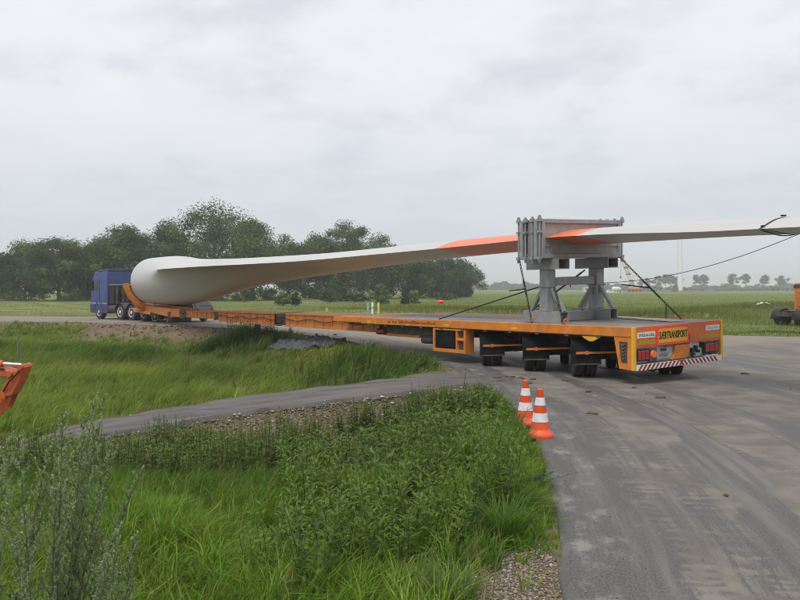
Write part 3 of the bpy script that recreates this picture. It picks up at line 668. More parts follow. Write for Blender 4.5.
# ------------------------------------------------------------------ the rotor blade
ST = [ # s, TE u, TE z, top z, LE u, bottom z, 0 = round root, 1 = aerofoil
 (38.7, None, None, None, None, None, 0), (37.2, None, None, None, None, None, 0),
 (34.5, -1.95, .86, 1.76, 1.40, -.95, .20), (32, -2.25, .95, 1.60, 1.32, -.84, .52), (30, -2.22, .97, 1.52, 1.22, -.70, .84), (28, -2.1, .975, 1.46, 1.12, -.47, 1), (24, -1.95, .98, 1.37, 1.02, -.02, 1),
 (20, -1.8, .965, 1.325, .95, .29, 1), (15, -1.62, .965, 1.30, .88, .58, 1), (10, -1.5, 1.03, 1.35, .82, .83, 1), (7, -1.4, 1.08, 1.385, .80, .93, 1), (5, -1.32, 1.12, 1.40, .82, .98, 1),
 (2.8, -1.25, 1.165, 1.41, .85, 1.04, 1), (1, -1.12, 1.16, 1.40, .86, 1.05, 1), (-1.3, -1.0, 1.08, 1.365, .84, 1.04, 1), (-3.2, -.92, 1.055, 1.285, .78, 1.0, 1), (-6, -.7, .99, 1.14, .6, .92, 1), (-8.6, -.25, .92, .985, .25, .88, 1)]
NL = 40
def bez(p0, p1, p2, p3, t): return tuple((1-t)**3*p0[i]+3*(1-t)**2*t*p1[i]+3*(1-t)*t*t*p2[i]+t**3*p3[i] for i in (0, 1))
def section(s):
    S_ = [r for r in ST]; S_.sort(key=lambda r: r[0]); arr = []
    cols = []
    known = [r for r in S_ if r[1] is not None]; xs = [r[0] for r in known]
    def ip(c):
        ysv = [r[c] for r in known]
        # smooth cubic through the stations
        if s <= xs[0]: return ysv[0]
        if s >= xs[-1]: return ysv[-1]
        i = max(k for k in range(len(xs)-1) if xs[k] <= s); h = xs[i+1]-xs[i]; t = (s-xs[i])/h
        def sl(k):
            if k == 0: return (ysv[1]-ysv[0])/(xs[1]-xs[0])
            if k == len(xs)-1: return (ysv[-1]-ysv[-2])/(xs[-1]-xs[-2])
            return (ysv[k+1]-ysv[k-1])/(xs[k+1]-xs[k-1])
        m0, m1 = sl(i)*h, sl(i+1)*h
        return (2*t**3-3*t*t+1)*ysv[i]+(t**3-2*t*t+t)*m0+(-2*t**3+3*t*t)*ysv[i+1]+(t**3-t*t)*m1
    w = float(np.interp(s, [r[0] for r in S_], [r[6] for r in S_])); w = w*w*(3-2*w)
    te = (ip(1), ip(2)); zt, le, zb = ip(3), ip(4), ip(5)
    chord = le-te[0]; top = (te[0]+chord*.60, zt); bot = (te[0]+chord*.66, zb); lep = (le, (zt+zb)/2+.05*(zt-zb))
    foil = []
    q = NL//4
    for k in range(q): foil.append(bez(te, (te[0]+.30*(top[0]-te[0]), te[1]+.42*(zt-te[1])), (top[0]-.45*(top[0]-te[0]), zt), top, k/q))
    for k in range(q): foil.append(bez(top, (top[0]+.55*(le-top[0]), zt), (le, lep[1]+.55*(zt-lep[1])), lep, k/q))
    for k in range(q): foil.append(bez(lep, (le, lep[1]-.55*(lep[1]-zb)), (bot[0]+.55*(le-bot[0]), zb), bot, k/q))
    for k in range(q): foil.append(bez(bot, (bot[0]-.34*(bot[0]-te[0]), zb), (te[0]+.46*(bot[0]-te[0]), te[1]+.20*(zb-te[1])), te, k/q))
    cir = []
    for k in range(NL):
        a = R(160)-2*math.pi*k/NL; cir.append((-.05+1.42*math.cos(a), .44+1.41*math.sin(a)))
    return [(c[0]*(1-w)+f[0]*w, c[1]*(1-w)+f[1]*w+EYE) for c, f in zip(cir, foil)]
blade = empty('rotor_blade', TLOC, TRZ, 'huge white wind turbine rotor blade with an orange band, lying along the trailer', 'rotor blade')
def blade_part(name, m, s0, s1, capa, capb):
    n = max(4, int(abs(s1-s0)/.5)); ss = np.linspace(s0, s1, n+1); b = MB(); vs = []; fs = []
    for s in ss: vs += [(u, s, z) for u, z in section(float(s))]
    for i in range(n):
        for k in range(NL): fs.append((i*NL+k, i*NL+(k+1) % NL, (i+1)*NL+(k+1) % NL, (i+1)*NL+k))
    if capa: fs.append(tuple(range(NL)))
    if capb: fs.append(tuple(n*NL+k for k in range(NL)))
    b.add(vs, fs); return b.build(name, m, blade, smooth=True, ang=88)
blade_part('blade_shell', M['blade'], 38.7, 7.0, True, False)
blade_part('orange_band', M['bladeband'], 7.0, 1.85, False, False)
blade_part('blade_tip', M['blade'], 1.85, -8.6, False, True)
# strap round the blade near the tip, and the tag lines hung from it
b = MB()
def ring(s, off=.012, skew=.0):
    sec = section(s); cu = sum(p[0] for p in sec)/NL; cz = sum(p[1] for p in sec)/NL; o = []
    for u, z in sec:
        l = math.hypot(u-cu, z-cz); o.append((u+(u-cu)/l*off, s+skew*(u-cu), z+(z-cz)/l*off))
    return o
r0 = ring(-2.41, .010, .10); r1 = ring(-2.36, .010, .10); n = NL
b.add(r0+r1, [(k, (k+1) % n, n+(k+1) % n, n+k) for k in range(n)])
r2 = ring(-2.41, .003, .10); r3 = ring(-2.36, .003, .10); b.add(r2+r3, [((k+1) % n, k, n+k, n+(k+1) % n) for k in range(n)])
strap = empty('blade_strap', TLOC, TRZ, 'dark strap wound round the overhanging end of the blade', 'strap')
b.build('webbing', M['strap'], strap)
b = MB(); q = r0[1]; b.box((q[0]+.02, q[1]+.03, q[2]+.02), (.05, .07, .035)); q = r0[NL//4-1]; b.box((q[0], q[1]+.05, q[2]+.03), (.09, .08, .03)); b.build('buckle', M['strap'], strap, bevel=.01)
b = MB(); pts = [r0[k] for k in range(NL//2+2, NL)]
b.tube([(p[0], p[1]+.05+.12*math.sin(math.pi*i/len(pts)), p[2]-.015) for i, p in enumerate(pts)], .012, 6); b.build('strap_tail', mat('brown_webbing', (.12, .05, .04), .8), strap)

# ------------------------------------------------------------------ the clamp frame on the deck
clamp = empty('blade_clamp', TLOC, TRZ, 'grey galvanised steel clamp frame standing on the trailer deck around the blade', 'clamp frame')
CX0, CX1, CY0, CY1 = -1.40, 1.27, 2.70, 3.46; CZ0, CZ1 = 2.70, 3.62
def cl(x, y, z): return (x, y, z+.033*x)
def cpart(): return MB(cl)
b = cpart()
for y in (CY0+.035, CY1-.035):
    b.rng(CX0+.12, CX1-.09, y-.035, y+.035, CZ1-.10, CZ1); b.rng(CX0+.12, CX1-.09, y-.035, y+.035, CZ0, CZ0+.10)
    b.rng(CX0+.02, CX0+.12, y-.035, y+.035, CZ0, CZ1); b.rng(CX1-.09, CX1, y-.035, y+.035, CZ0, CZ1)
b.build('clamp_frame', M['galv'], clamp, bevel=.008)
b = cpart(); b.rng(CX0+.02, CX1, CY0+.07, CY1-.07, CZ1-.05, CZ1-.004); b.build('top_plate', M['galv'], clamp)
b = cpart(); b.rng(CX0+.02, CX1, CY0+.07, CY1-.07, CZ0+.004, CZ0+.05); b.build('bottom_plate', M['galv'], clamp)
for y in (CY0+.055, CY1-.055):
    b = cpart(); b.rng(CX0+.125, CX1-.095, y-.008, y+.008, CZ0+.105, CZ1-.105); pn = b.build('infill_panel', M['galvpanel'], clamp)
    b = cpart(); yy = y-.02 if y < 3 else y+.02
    for z in (CZ0+.30,): b.rng(CX0+.13, CX1-.10, yy-.01, yy+.01, z-.02, z+.02)
    for x in (CX0+.33,): b.rng(x-.02, x+.02, yy-.01, yy+.01, CZ0+.11, CZ0+.275)
    b.build('panel_rib', M['galv'], pn)
for x in (CX0+.04, CX1-.03):
    b = cpart(); b.rng(x-.012, x+.012, CY0+.25, CY1-.25, CZ0+.05, CZ1-.05); b.build('end_plate', M['galvpanel'], clamp)
for x in (CX0-.05, CX1+.05):
    for y in (CY0+.02, CY0+.26, CY1-.26, CY1-.02):
        b = cpart(); b.tube([(x, y, CZ0-.10), (x, y, CZ1+.06)], .022, 8); rod = b.build('clamp_rod', M['galv'], clamp, smooth=True)
        for za, zb_ in ((CZ0-.02, CZ0+.05), (CZ1-.06, CZ1+.02), ((CZ0+CZ1)/2+.14, (CZ0+CZ1)/2+.19)):
            b = cpart(); b.rng(x-.045, x+.045, y-.04, y+.04, za, zb_); b.build('rod_collar', M['galv'], rod)
        for za in (CZ1+.021, CZ0-.061): b = cpart(); b.lathe([(.034, za), (.034, za+.04)], 6, (x, y, 0)); b.build('rod_nut', M['galv'], rod)
    for y in (CY0+.14, CY1-.14):
        b = cpart(); b.rng(x-.03, x+.03, y-.05, y+.05, CZ0-.02, CZ1-.01); b.build('end_channel', M['galv'], clamp, bevel=.006)
    for y in (CY0+.02, CY1-.02):
        b = cpart()
        for zz_ in (CZ1+.045, CZ0-.05):
            b.tube([(x+.035*math.cos(t), y, zz_+.035*math.sin(t)) for t in np.linspace(0, 2*math.pi, 13)], .014, 6, cap=False)
        b.build('lifting_eye', M['galv'], clamp, smooth=True)
LEGX = (-.87, .78); DKZ = DZ-.011*3-.006
def square_tube(b, x, y0, y1, z0, w, h, t=.022):
    b.rng(x-w/2, x+w/2, y0, y1, z0, z0+t); b.rng(x-w/2, x+w/2, y0, y1, z0+h-t, z0+h); b.rng(x-w/2, x-w/2+t, y0, y1, z0+t, z0+h-t); b.rng(x+w/2-t, x+w/2, y0, y1, z0+t, z0+h-t)
for x in LEGX:
    b = cpart(); b.rng(x-.13, x+.13, 2.93, 3.21, DKZ+.27, CZ0-.26); b.rng(x-.16, x+.16, 2.90, 3.24, 2.02, 2.06); b.build('leg', M['galv'], clamp, bevel=.008)
    b = cpart(); square_tube(b, x, 2.50, 3.78, DKZ, .26, .27); b.build('foot', M['galv'], clamp)
    b = cpart(); square_tube(b, x, 2.52, 3.62, CZ0-.26, .36, .255); b.build('head_beam', M['galv'], clamp)
    for k in (-1, 1):
        b = cpart(); b.bar((x, 3.07+k*.13, 2.0), (x, 3.07+k*.56, DKZ+.27), .09, .07); b.build('brace', M['galv'], clamp)
    s = 1 if x < 0 else -1
    b = cpart(); b.bar((x+s*.12, 3.07, 1.95), (x+s*.48, 3.07, DKZ+.25), .07, .06); b.build('brace', M['galv'], clamp)
b = cpart(); b.rng(LEGX[0]+.131, LEGX[1]-.131, 2.98, 3.16, 2.05, 2.25); b.build('cross_beam', M['galv'], clamp, bevel=.008)
b = cpart(); b.rng(LEGX[0]+.131, LEGX[1]-.131, 2.97, 3.17, DKZ+.002, DKZ+.23); b.build('base_beam', M['galv'], clamp, bevel=.008)

# chains with binders, straps and tag lines: each lashing is a thing
def TW(x, y, z): # trailer local to world
    c, s = math.cos(TRZ), math.sin(TRZ); return (TLOC[0]+x*c-y*s, TLOC[1]+x*s+y*c, z)
def lashing(name, label, cat, pts, handle=None, tail=None, chain=True, group=None):
    P0 = [Vector(TW(*p)) for p in pts]; root = empty(name, P0[-1], 0, label, cat, group); o = P0[-1]
    b = MB()
    if chain:
        n = int((P0[0]-P0[-1]).length/.075); d = (P0[-1]-P0[0])
        for i in range(n):
            c = P0[0]+d*((i+.5)/n)-o; ax = d.normalized(); sd = ax.cross(Vector((0, 0, 1))).normalized(); sd = sd if i % 2 else ax.cross(sd)
            b.tube([c+ax*(.045*math.cos(t))+sd*(.020*math.sin(t)) for t in np.linspace(0, 2*math.pi, 9)], .009, 5, cap=False)
        b.build('chain', M['chain'], root)
    else:
        b.tube([p-o for p in P0], .017, 6); b.build('webbing', M['strap'], root)
    if handle:
        h0, h1, m0, m1 = [Vector(TW(*p))-o for p in handle]
        b = MB(); b.tube([m0, m1], .024, 8); b.tube([h0, h1], [.020, .014], 6); b.build('binder', M['chain'], root, smooth=True)
    if tail:
        b = MB(); b.tube([Vector(TW(*p))-o for p in tail], .014, 5); b.build('chain_tail', M['chain'], root)
    b = MB(); b.tube([Vector((0, 0, .02)), Vector((0, 0, .10)), Vector((.05, 0, .13)), Vector((.08, 0, .08))], .018, 6); b.build('hook', M['hookorange'], root)
    return root
def along(a, b_, t): return tuple(a[i]+(b_[i]-a[i])*t for i in range(3))
A_, B_ = (-1.45, 3.4, 2.60), (-1.38, 3.05, 1.15)
lashing('lashing_chain', 'dark lashing chain with its lever sticking out, at the front corner of the clamp', 'chain', [A_, B_], handle=[along(A_, B_, .45), (-1.5, 3.72, 1.90), along(A_, B_, .30), along(A_, B_, .55)], group='chains holding the clamp frame')
A_, B_ = (1.32, 2.74, 2.70), (1.38, 1.0, 1.25)
lashing('lashing_chain', 'dark lashing chain slanting from the far corner of the clamp to the deck rear', 'chain', [A_, B_], handle=[along(A_, B_, .5), (1.1, 2.55, 2.06), along(A_, B_, .36), along(A_, B_, .66)], tail=[along(A_, B_, .76), tuple(np.add(along(A_, B_, .76), (0, 0, -.42)))], group='chains holding the clamp frame')
A_, B_ = (-.80, 2.9, 1.98), (-1.38, 2.0, 1.15)
lashing('lashing_chain', 'dark lashing chain from the near clamp leg down to the deck edge', 'chain', [A_, B_], handle=[along(A_, B_, .2), along(A_, B_, .5), along(A_, B_, .15), along(A_, B_, .5)], group='chains holding the clamp frame')
A_, B_ = (-1.0, 3.2, 2.0), (-1.40, 6.75, 1.12)
lashing('lashing_strap', 'long dark lashing strap running forward from the near clamp leg to the deck edge', 'strap', [A_, B_], chain=False)
A_, B_ = (.62, 3.3, 2.42), (1.35, 6.3, 1.2)
lashing('lashing_strap', 'dark strap with a binder passing between the legs of the clamp frame', 'strap', [A_, B_], chain=False, handle=[along(A_, B_, .22), tuple(np.add(along(A_, B_, .22), (0, 0, -.16))), along(A_, B_, .05), along(A_, B_, .45)])
def sag(p0, p1, d, n=24): return [tuple(Vector(p0).lerp(Vector(p1), i/n)-Vector((0, 0, d*4*(i/n)*(1-i/n)))) for i in range(n+1)]
sb = r0[NL*3//4-3]
b = MB(); b.tube(sag(TW(*sb), TW(.95, 3.05, 2.10), .22), .007, 5); tag(b.build('tag_line', M['rope'], None), 'thin grey rope sagging from the blade strap back to the clamp frame', 'rope')
b = MB(); b.tube(sag(TW(*sb), (10.6, 13.6, .03), .1), .007, 5); tag(b.build('tag_line', M['rope'], None), 'thin grey rope dropping from the blade strap out of the picture', 'rope')
b = MB(); Mx = Matrix.Rotation(math.atan2(-(1.93-2.97+.0)*0+1.0, 2.4), 3, 'Z')
pa, pb = Vector((1.30, 2.95, DZ-.011*2.9+.033*1.3+.012)), Vector((.52, .45, DZ-.011*.5+.033*.5+.014)); b.bar(pa, pb, .34, .03)
o = b.build('loose_board', M['plank'], None, bevel=.004); o.location = TLOC; o.rotation_euler = (0, 0, TRZ); tag(o, 'pale narrow board lying loose on the rear of the trailer deck', 'board')

# ------------------------------------------------------------------ blue heavy tractor unit (local: y forward, x right, origin on the ground below the last axle)
def gz_at(x, y): return float(height(np.array([x]), np.array([y]))[0])
def truck_wheel(parent, x, y, r, w, dual=False, rimm='rim', z=None):
    s = -1 if x < 0 else 1; z = r if z is None else z
    b = MB(); xo = x+s*w/2
    b.lathe([(.02, xo+s*.02), (.09, xo+s*.02), (.11, xo-s*.01), (.24, xo-s*.03), (.29, xo+s*.005), (.31, xo+s*.01), (.31, xo-s*w), (.02, xo-s*w)], 20, (0, y, z), 'x')
    for q in range(10): a = q*math.pi/5; b.lathe([(.016, xo-s*.03), (.016, xo+s*.012)], 6, (0, y+.17*math.cos(a), z+.17*math.sin(a)), 'x')
    o = b.build('wheel', M[rimm], parent, smooth=True)
    t = MB(); W_ = w*(2.1 if dual else 1); x0, x1 = (xo-s*W_, xo)
    t.lathe([(.30, x0), (r*.9, x0), (r, x0+s*.04), (r, x1-s*.04), (r*.9, x1), (.30, x1-s*.01)], 26, (0, y, z), 'x'); t.build('tyre', M['rubber'], o, smooth=True)
tx, ty = -15.65, 52.1
truck = empty('tractor_truck', (tx, ty, -.145), R(50), 'blue four axle tractor truck at the front end of the blade trailer', 'truck')
for y in (0, 1.4, 2.75): 
    for x in (-1.05, 1.05): truck_wheel(truck, x, y, .52, .30, dual=True)
for x in (-1.07, 1.07): truck_wheel(truck, x, 5.35, .52, .32)
b = MB()
for s in (-1, 1): b.rng(s*.42-.05, s*.42+.05, -.9, 5.9, .70, .98)
b.rng(-.5, .5, -.9, -.8, .65, 1.0); b.rng(-.37, .37, 1.4, 1.6, .7, .95); b.build('chassis_frame', M['chassis'], truck)
b = MB(); b.lathe([(.55, 1.02), (.6, 1.06), (.58, 1.10), (.05, 1.12)], 20, (0, .9, 0)); b.build('fifth_wheel', M['chassis'], truck, smooth=True)
CB0, CB1 = 4.25, 6.45
prof = [(CB0, .62), (CB1-.02, .50), (CB1+.04, 1.10), (CB1, 1.80), (CB1-.16, 2.72), (CB1-.50, 3.24), (CB0, 3.27)]
b = MB(); b.prism(prof, -1.22, 1.22, 'x'); cab = b.build('cab', M['blue'], truck, bevel=.05, smooth=True)
b = MB(); b.prism([(CB0+.01, .40), (CB1+.06, .42), (CB1+.10, 1.0), (CB0+.01, 1.0)], -1.245, 1.245, 'x'); b.build('lower_skirt', M['bluedark'], truck, bevel=.04)
for s in (-1, 1):
    b = MB(); x = s*1.224; b.prism([(CB1-.95, 1.95), (CB1-.10, 1.95), (CB1-.2, 2.56), (CB1-.95, 2.62)], x-.006, x+.006, 'x'); w_ = b.build('side_window', M['glass'], truck)
    b = MB(); b.rng(s*1.228-.005, s*1.228+.005, CB1-1.15, CB1-1.12, 1.05, 2.7); b.rng(s*1.228-.006, s*1.228+.006, CB1-1.02, CB1-.9, 1.7, 1.75); b.build('door_handle', M['bluedark'], truck)
    b = MB(); b.rng(s*1.226-.005, s*1.226+.005, CB0+.1, CB1-.1, 1.04, 1.11); b.build('trim_line', M['chrome'], truck)
    b = MB(); b.rng(s*1.45-.05, s*1.45+.05, CB1+.02, CB1+.16, 1.95, 2.75); b.bar((s*1.2, CB1-.05, 2.65), (s*1.45, CB1+.08, 2.7), .04); b.build('wing_mirror', M['black'], truck, bevel=.02)
    b = MB(); arc = [(5.35-.66*math.cos(t), .52+.66*math.sin(t)) for t in np.linspace(.05, math.pi-.05, 12)]; arc2 = [(5.35-.60*math.cos(t), .52+.60*math.sin(t)) for t in np.linspace(.05, math.pi-.05, 12)]
    b.prism(arc+arc2[::-1], s*.80, s*1.26, 'x'); b.build('wheel_arch', M['bluedark'], truck)
    for y in (0, 1.4, 2.75):
        b = MB(); A1 = [(y-.62*math.cos(t), .54+.60*math.sin(t)) for t in np.linspace(.45, math.pi-.45, 9)]; A2 = [(p[0], p[1]-.03) for p in A1]; b.prism(A1+A2[::-1], s*.66, s*1.24, 'x'); b.build('mudguard', M['chassis'], truck)
b = MB(); b.prism([(CB1-.10, 1.90), (CB1-.10, 1.90), (CB1-.225, 2.86), (CB1-.225, 2.86)], -1.1, 1.1, 'x'); b = MB(); b.add([(-1.1, CB1+.012, 1.88), (1.1, CB1+.012, 1.88), (1.1, CB1-.13, 2.70), (-1.1, CB1-.13, 2.70)], [(0, 1, 2, 3)]); b.build('windscreen', M['glass'], truck)
b = MB(); b.prism([(CB0-.03, 3.20), (CB1-.7, 3.25), (CB1-.9, 3.34), (CB0-.03, 3.40)], -1.20, 1.20, 'x'); b.build('roof_spoiler', M['bluedark'], truck, bevel=.03)
b = MB(); b.rng(-1.18, 1.18, CB0-.05, CB0-.003, 2.38, 3.19); b.build('rear_cab_panel', M['blue'], truck, bevel=.02)
b = MB(); b.rng(-1.18, 1.18, CB0-.06, CB0-.051, 2.32, 2.38); b.build('rear_trim', M['chrome'], truck)
b = MB(); b.rng(-1.2, 1.2, 3.50, 4.16, 1.02, 2.30); eq = b.build('equipment_tower', M['black'], truck, bevel=.04)
b = MB(); b.tube([(-1.0, 3.46, 1.05), (-1.0, 3.46, 2.3)], .10, 12); b.tube([(-.55, 3.44, 1.2), (-.55, 3.44, 2.2)], .13, 12); b.rng(-.3, .9, 3.44, 3.5, 1.3, 2.1); b.build('exhaust_stack', M['chassis'], eq, smooth=True)
b = MB()
for x, z in ((-.8, 2.05), (-.72, 1.80), (-.68, 1.42), (-.2, 1.9)): b.lathe([(.05, 3.40), (.055, 3.46)], 10, (x, 0, z), 'y'); b.tube([(x, 3.42, z), (x+.1, 3.2, z-.35), (x+.35, 3.0, 1.15)], .018, 5)
b.build('air_hose', M['chassis'], eq)
for s in (-1, 1):
    b = MB(); b.tube([(s*.95, 3.35, .72), (s*.95, 4.2, .72)], .30, 16); b.build('fuel_tank', M['chassis'] if s < 0 else M['chrome'], truck, smooth=True)
b = MB(); b.rng(.86, 1.06, 4.0, 4.2, 2.3, 3.3); b.build('air_intake', M['bluedark'], truck)
b = MB(); b.rng(-1.1, 1.1, CB1+.09, CB1+.14, .55, .80); b.build('front_bumper', M['bluedark'], truck)
for s in (-1, 1):
    b = MB(); b.rng(s*.9-.2, s*.9+.2, CB1+.10, CB1+.15, .84, 1.0); b.build('headlight', M['white'], truck, bevel=.02)

# ------------------------------------------------------------------ grey estate car beyond the trailer
cx, cyy = -13.95, 50.6
car = empty('parked_car', (cx, cyy, float(road_z(0, cyy))), R(58), 'grey car parked on the road behind the thick end of the blade', 'car')
body = [(-2.15, .35), (2.1, .30), (2.2, .55), (2.05, .78), (1.05, .92), (.35, 1.40), (-.9, 1.47), (-1.75, 1.38), (-2.12, .95), (-2.2, .6)]
def carloft():
    b = MB(); xs = (-.86, -.84, -.70, .70, .84, .86); sc = ((.75, .9), (.97, .97), (1, 1), (1, 1), (.97, .97), (.75, .9)); vs = []
    n = len(body)
    for x, (a, c) in zip(xs, sc):
        for y, z in body:
            tum = .13*max(0, z-.9)/.55; xx = x*(1-tum) if abs(x) > .5 else x; vs.append((xx, y, .62+(z-.62)*(a if z < .9 else 1)))
    fs = [(i*n+k, i*n+(k+1) % n, (i+1)*n+(k+1) % n, (i+1)*n+k) for i in range(5) for k in range(n)]+[tuple(range(n)), tuple(5*n+k for k in range(n))]
    return b.add(vs, fs)
carloft().build('body', M['carpaint'], car, bevel=.02, smooth=True)
for s in (-1, 1):
    b = MB(); x = s*.83
    b.prism([(.90, .96), (.38, 1.33), (-.15, 1.38), (-.15, .96)], x-.012, x+.012, 'x'); b.prism([(-.22, .96), (-.22, 1.38), (-.9, 1.40), (-.9, .96)], x-.012, x+.012, 'x'); b.prism([(-.97, .96), (-.97, 1.39), (-1.65, 1.32), (-1.85, 1.0)], x-.012, x+.012, 'x')
    b.build('side_window', M['glass'], car)
    for y in (-1.35, 1.32): truck_wheel(car, s*.74, y, .31, .19)
    b = MB(); b.rng(s*.66-.08, s*.66+.08, -2.20, -2.10, .72, .88); b.build('tail_lamp', M['redlens'], car, bevel=.02)
b = MB(); b.add([(-.66, -2.12, 1.0), (.66, -2.12, 1.0), (.58, -1.80, 1.36), (-.58, -1.80, 1.36)], [(0, 1, 2, 3)]); b.build('rear_window', M['glass'], car)
b = MB(); b.rng(-.26, .26, -2.235, -2.205, .60, .71); b.build('number_plate', M['white'], car)
b = MB(); b.rng(-.8, .8, -2.24, -2.12, .34, .58); b.build('rear_bumper', M['carpaint'], car, bevel=.03)

# ------------------------------------------------------------------ orange tractor unit at the far right
ox, oy = 24.75, 50.5
oz = gz_at(ox, oy)
ot = empty('tractor_truck', (ox, oy, oz), R(-72), 'orange tractor truck without a trailer, half out of the picture beside the field', 'truck')
for x in (-1.0, 1.0):
    truck_wheel(ot, x, .05, .48, .29, dual=True, rimm='chassis'); truck_wheel(ot, x, 2.6, .48, .29)
b = MB()
for s in (-1, 1): b.rng(s*.42-.05, s*.42+.05, -.75, 3.0, .62, .86)
b.rng(-.5, .5, -.78, -.72, .6, .88); b.build('chassis_frame', M['chassis'], ot)
b = MB(); b.lathe([(.5, .9), (.52, .95), (.05, .98)], 18, (0, .1, 0)); b.build('fifth_wheel', M['chassis'], ot, smooth=True)
for s in (-1, 1):
    b = MB(); A1 = [(.05-.62*math.cos(t), .50+.58*math.sin(t)) for t in np.linspace(-.1, math.pi-.3, 11)]; A2 = [(p[0]*.97, p[1]-.03) for p in A1]; b.prism(A1+A2[::-1], s*.62, s*1.2, 'x'); b.build('mudguard', M['black'], ot)
    b = MB(); b.tube([(s*1.0, .60, .60), (s*1.0, 1.75, .60)], .27, 16); t_ = b.build('fuel_tank', M['galv'], ot, smooth=True)
    b = MB()
    for y in (.8, 1.15, 1.5): b.lathe([(.277, y-.025), (.277, y+.025)], 16, (s*1.0, 0, .60), 'y')
    b.build('tank_strap', M['chassis'], t_)
b = MB(); b.prism([(1.3, .95), (3.35, .8), (3.4, 1.6), (3.2, 2.55), (2.8, 2.72), (1.3, 2.72)], -1.2, 1.2, 'x'); b.build('cab', M['orange'], ot, bevel=.06, smooth=True)
b = MB(); b.rng(-1.215, 1.215, 1.28, 2.7, 2.36, 2.62); b.build('dark_roof_band', M['glass'], ot, bevel=.02)
b = MB(); b.rng(-1.19, 1.19, 2.8, 3.3, .5, .93); b.build('lower_skirt', M['black'], ot, bevel=.04)
for s in (-1, 1): b = MB(); b.rng(s*1.205-.006, s*1.205+.006, 2.2, 3.05, 1.6, 2.3); b.build('side_window', M['glass'], ot)
b = MB(); b.rng(-.5, .5, 1.8, 2.1, 2.73, 2.86); b.build('roof_lamp_bar', M['amber'], ot, bevel=.02)
b = MB(); b.rng(-.9, .9, 1.2, 1.285, 1.2, 2.1); b.build('rear_cab_grille', M['orange_dull'], ot)

# ------------------------------------------------------------------ traffic cones
def make_cone(loc, rz, label):
    root = empty('traffic_cone', loc, rz, label, 'traffic cone', 'traffic cones at the road edge')
    b = MB(); q = []
    b.lathe([(.185, .0), (.19, .025), (.178, .05), (.155, .07), (.135, .10)], 8); b.build('base', M['cone'], root, smooth=True, ang=50)
    H = .63; R0, R1 = .125, .034
    def rr(z): return R0+(R1-R0)*(z-.095)/(H-.095)
    b = MB(); b.lathe([(rr(.095), .095), (rr(.60), .60), (.040, .602), (.038, .625), (.028, .635), (.022, .636), (.02, .60)], 28); c = b.build('cone_body', M['cone'], root, smooth=True)
    for z0, z1 in ((.20, .315), (.415, .52)):
        b = MB(); b.lathe([(rr(z0)+.0005, z0), (rr(z0)+.004, z0+.002), (rr(z1)+.004, z1-.002), (rr(z1)+.0005, z1)], 28); b.build('reflective_band', M['conewhite'], c, smooth=True)
    return root
make_cone((1.86, 10.62, 0), .3, 'nearer orange and white traffic cone standing on the asphalt at the grass edge')
make_cone((1.82, 11.6, 0), .8, 'farther orange and white traffic cone half behind the other one in the grass edge')

# ------------------------------------------------------------------ excavator arm at the left edge (its body stands outside the picture)
ex = empty('excavator', (-10.4, 13.4, gz_at(-10.4, 13.4)), 0, 'orange excavator arm reaching down into the weeds at the left edge', 'excavator')
ex0 = Vector(ex.location)
def E(px, py, dy=0., Y=13.2): return Vector(((px-400)/800*Y, Y+dy, EYE+(288-py)/800*Y))-ex0
Yx = 13.2
elbow, tip = E(27, 367), E(2, 412); 
b = MB() # stick: tapered box plate
def plate(poly, y0, y1, nm, m, parent, bev=.01):
    b = MB(); b.prism([(p.x, p.z) for p in poly], y0, y1, 'y'); return b.build(nm, m, parent, bevel=bev)
yc = (E(0, 0)).y
stick = plate([E(29, 366), E(24, 366), E(13, 375), E(5, 388), E(3, 395), E(8, 397), E(16, 394), E(22, 383)], yc-.14, yc+.14, 'stick', M['excavator'], ex)
b = MB()
for s in (-.16, .16):
    b = MB(); b.prism([(p.x, p.z) for p in (E(5, 392), E(9, 396), E(0, 412), E(-12, 424), E(-12, 416), E(-1, 402))], yc+s-.015, yc+s+.015, 'y'); b.build('bucket_link', M['excavator'], ex); b = MB(); b.prism([(p.x, p.z) for p in (E(12, 394), E(16, 393), E(9, 409), E(5, 407))], yc+s*.6-.015, yc+s*.6+.015, 'y'); b.build('tipping_link', M['excavator'], ex)
boom = plate([E(13, 370), E(15, 376), E(4, 376), E(-25, 374), E(-60, 382), E(-120, 415), E(-126, 405), E(-70, 362), E(-25, 366), E(4, 367)], yc-.17, yc+.17, 'boom', M['excavator'], ex)
b = MB(); b.tube([E(22, 365.2), E(3, 363.8)], .035, 12); rod = b.build('cylinder_rod', M['chrome'], ex, smooth=True)
b = MB(); b.tube([E(3, 363.8), E(-45, 361)], .06, 12); b.build('hydraulic_cylinder', M['excavator'], ex, smooth=True)
for px_, py_, r_ in ((25, 366, .04), (14, 373, .05), (8, 395, .045)): b = MB(); b.tube([E(px_, py_, -.19), E(px_, py_, .19)], r_, 10); b.build('pivot_pin', M['excavator'], ex, smooth=True)
b = MB(); b.tube([E(24, 370, -.16), E(15, 380, -.19), E(8, 390, -.16)], .014, 6); b.tube([E(10, 368, -.18), E(-10, 364, -.2), E(-40, 372, -.18)], .014, 6); b.build('hydraulic_hose', M['black'], ex)
b = MB(); p = E(-14, 424); zb = gz_at(-7, 13.2)-ex0.z
b.prism([(p.x+.05, p.z+.05), (p.x-.15, p.z+.1), (p.x-.55, p.z-.1), (p.x-.75, zb+.15), (p.x-.55, zb-.05), (p.x-.15, zb-.05), (p.x+.05, p.z-.15)], yc-.38, yc+.38, 'y'); bk = b.build('bucket', M['chassis'], ex, bevel=.015)
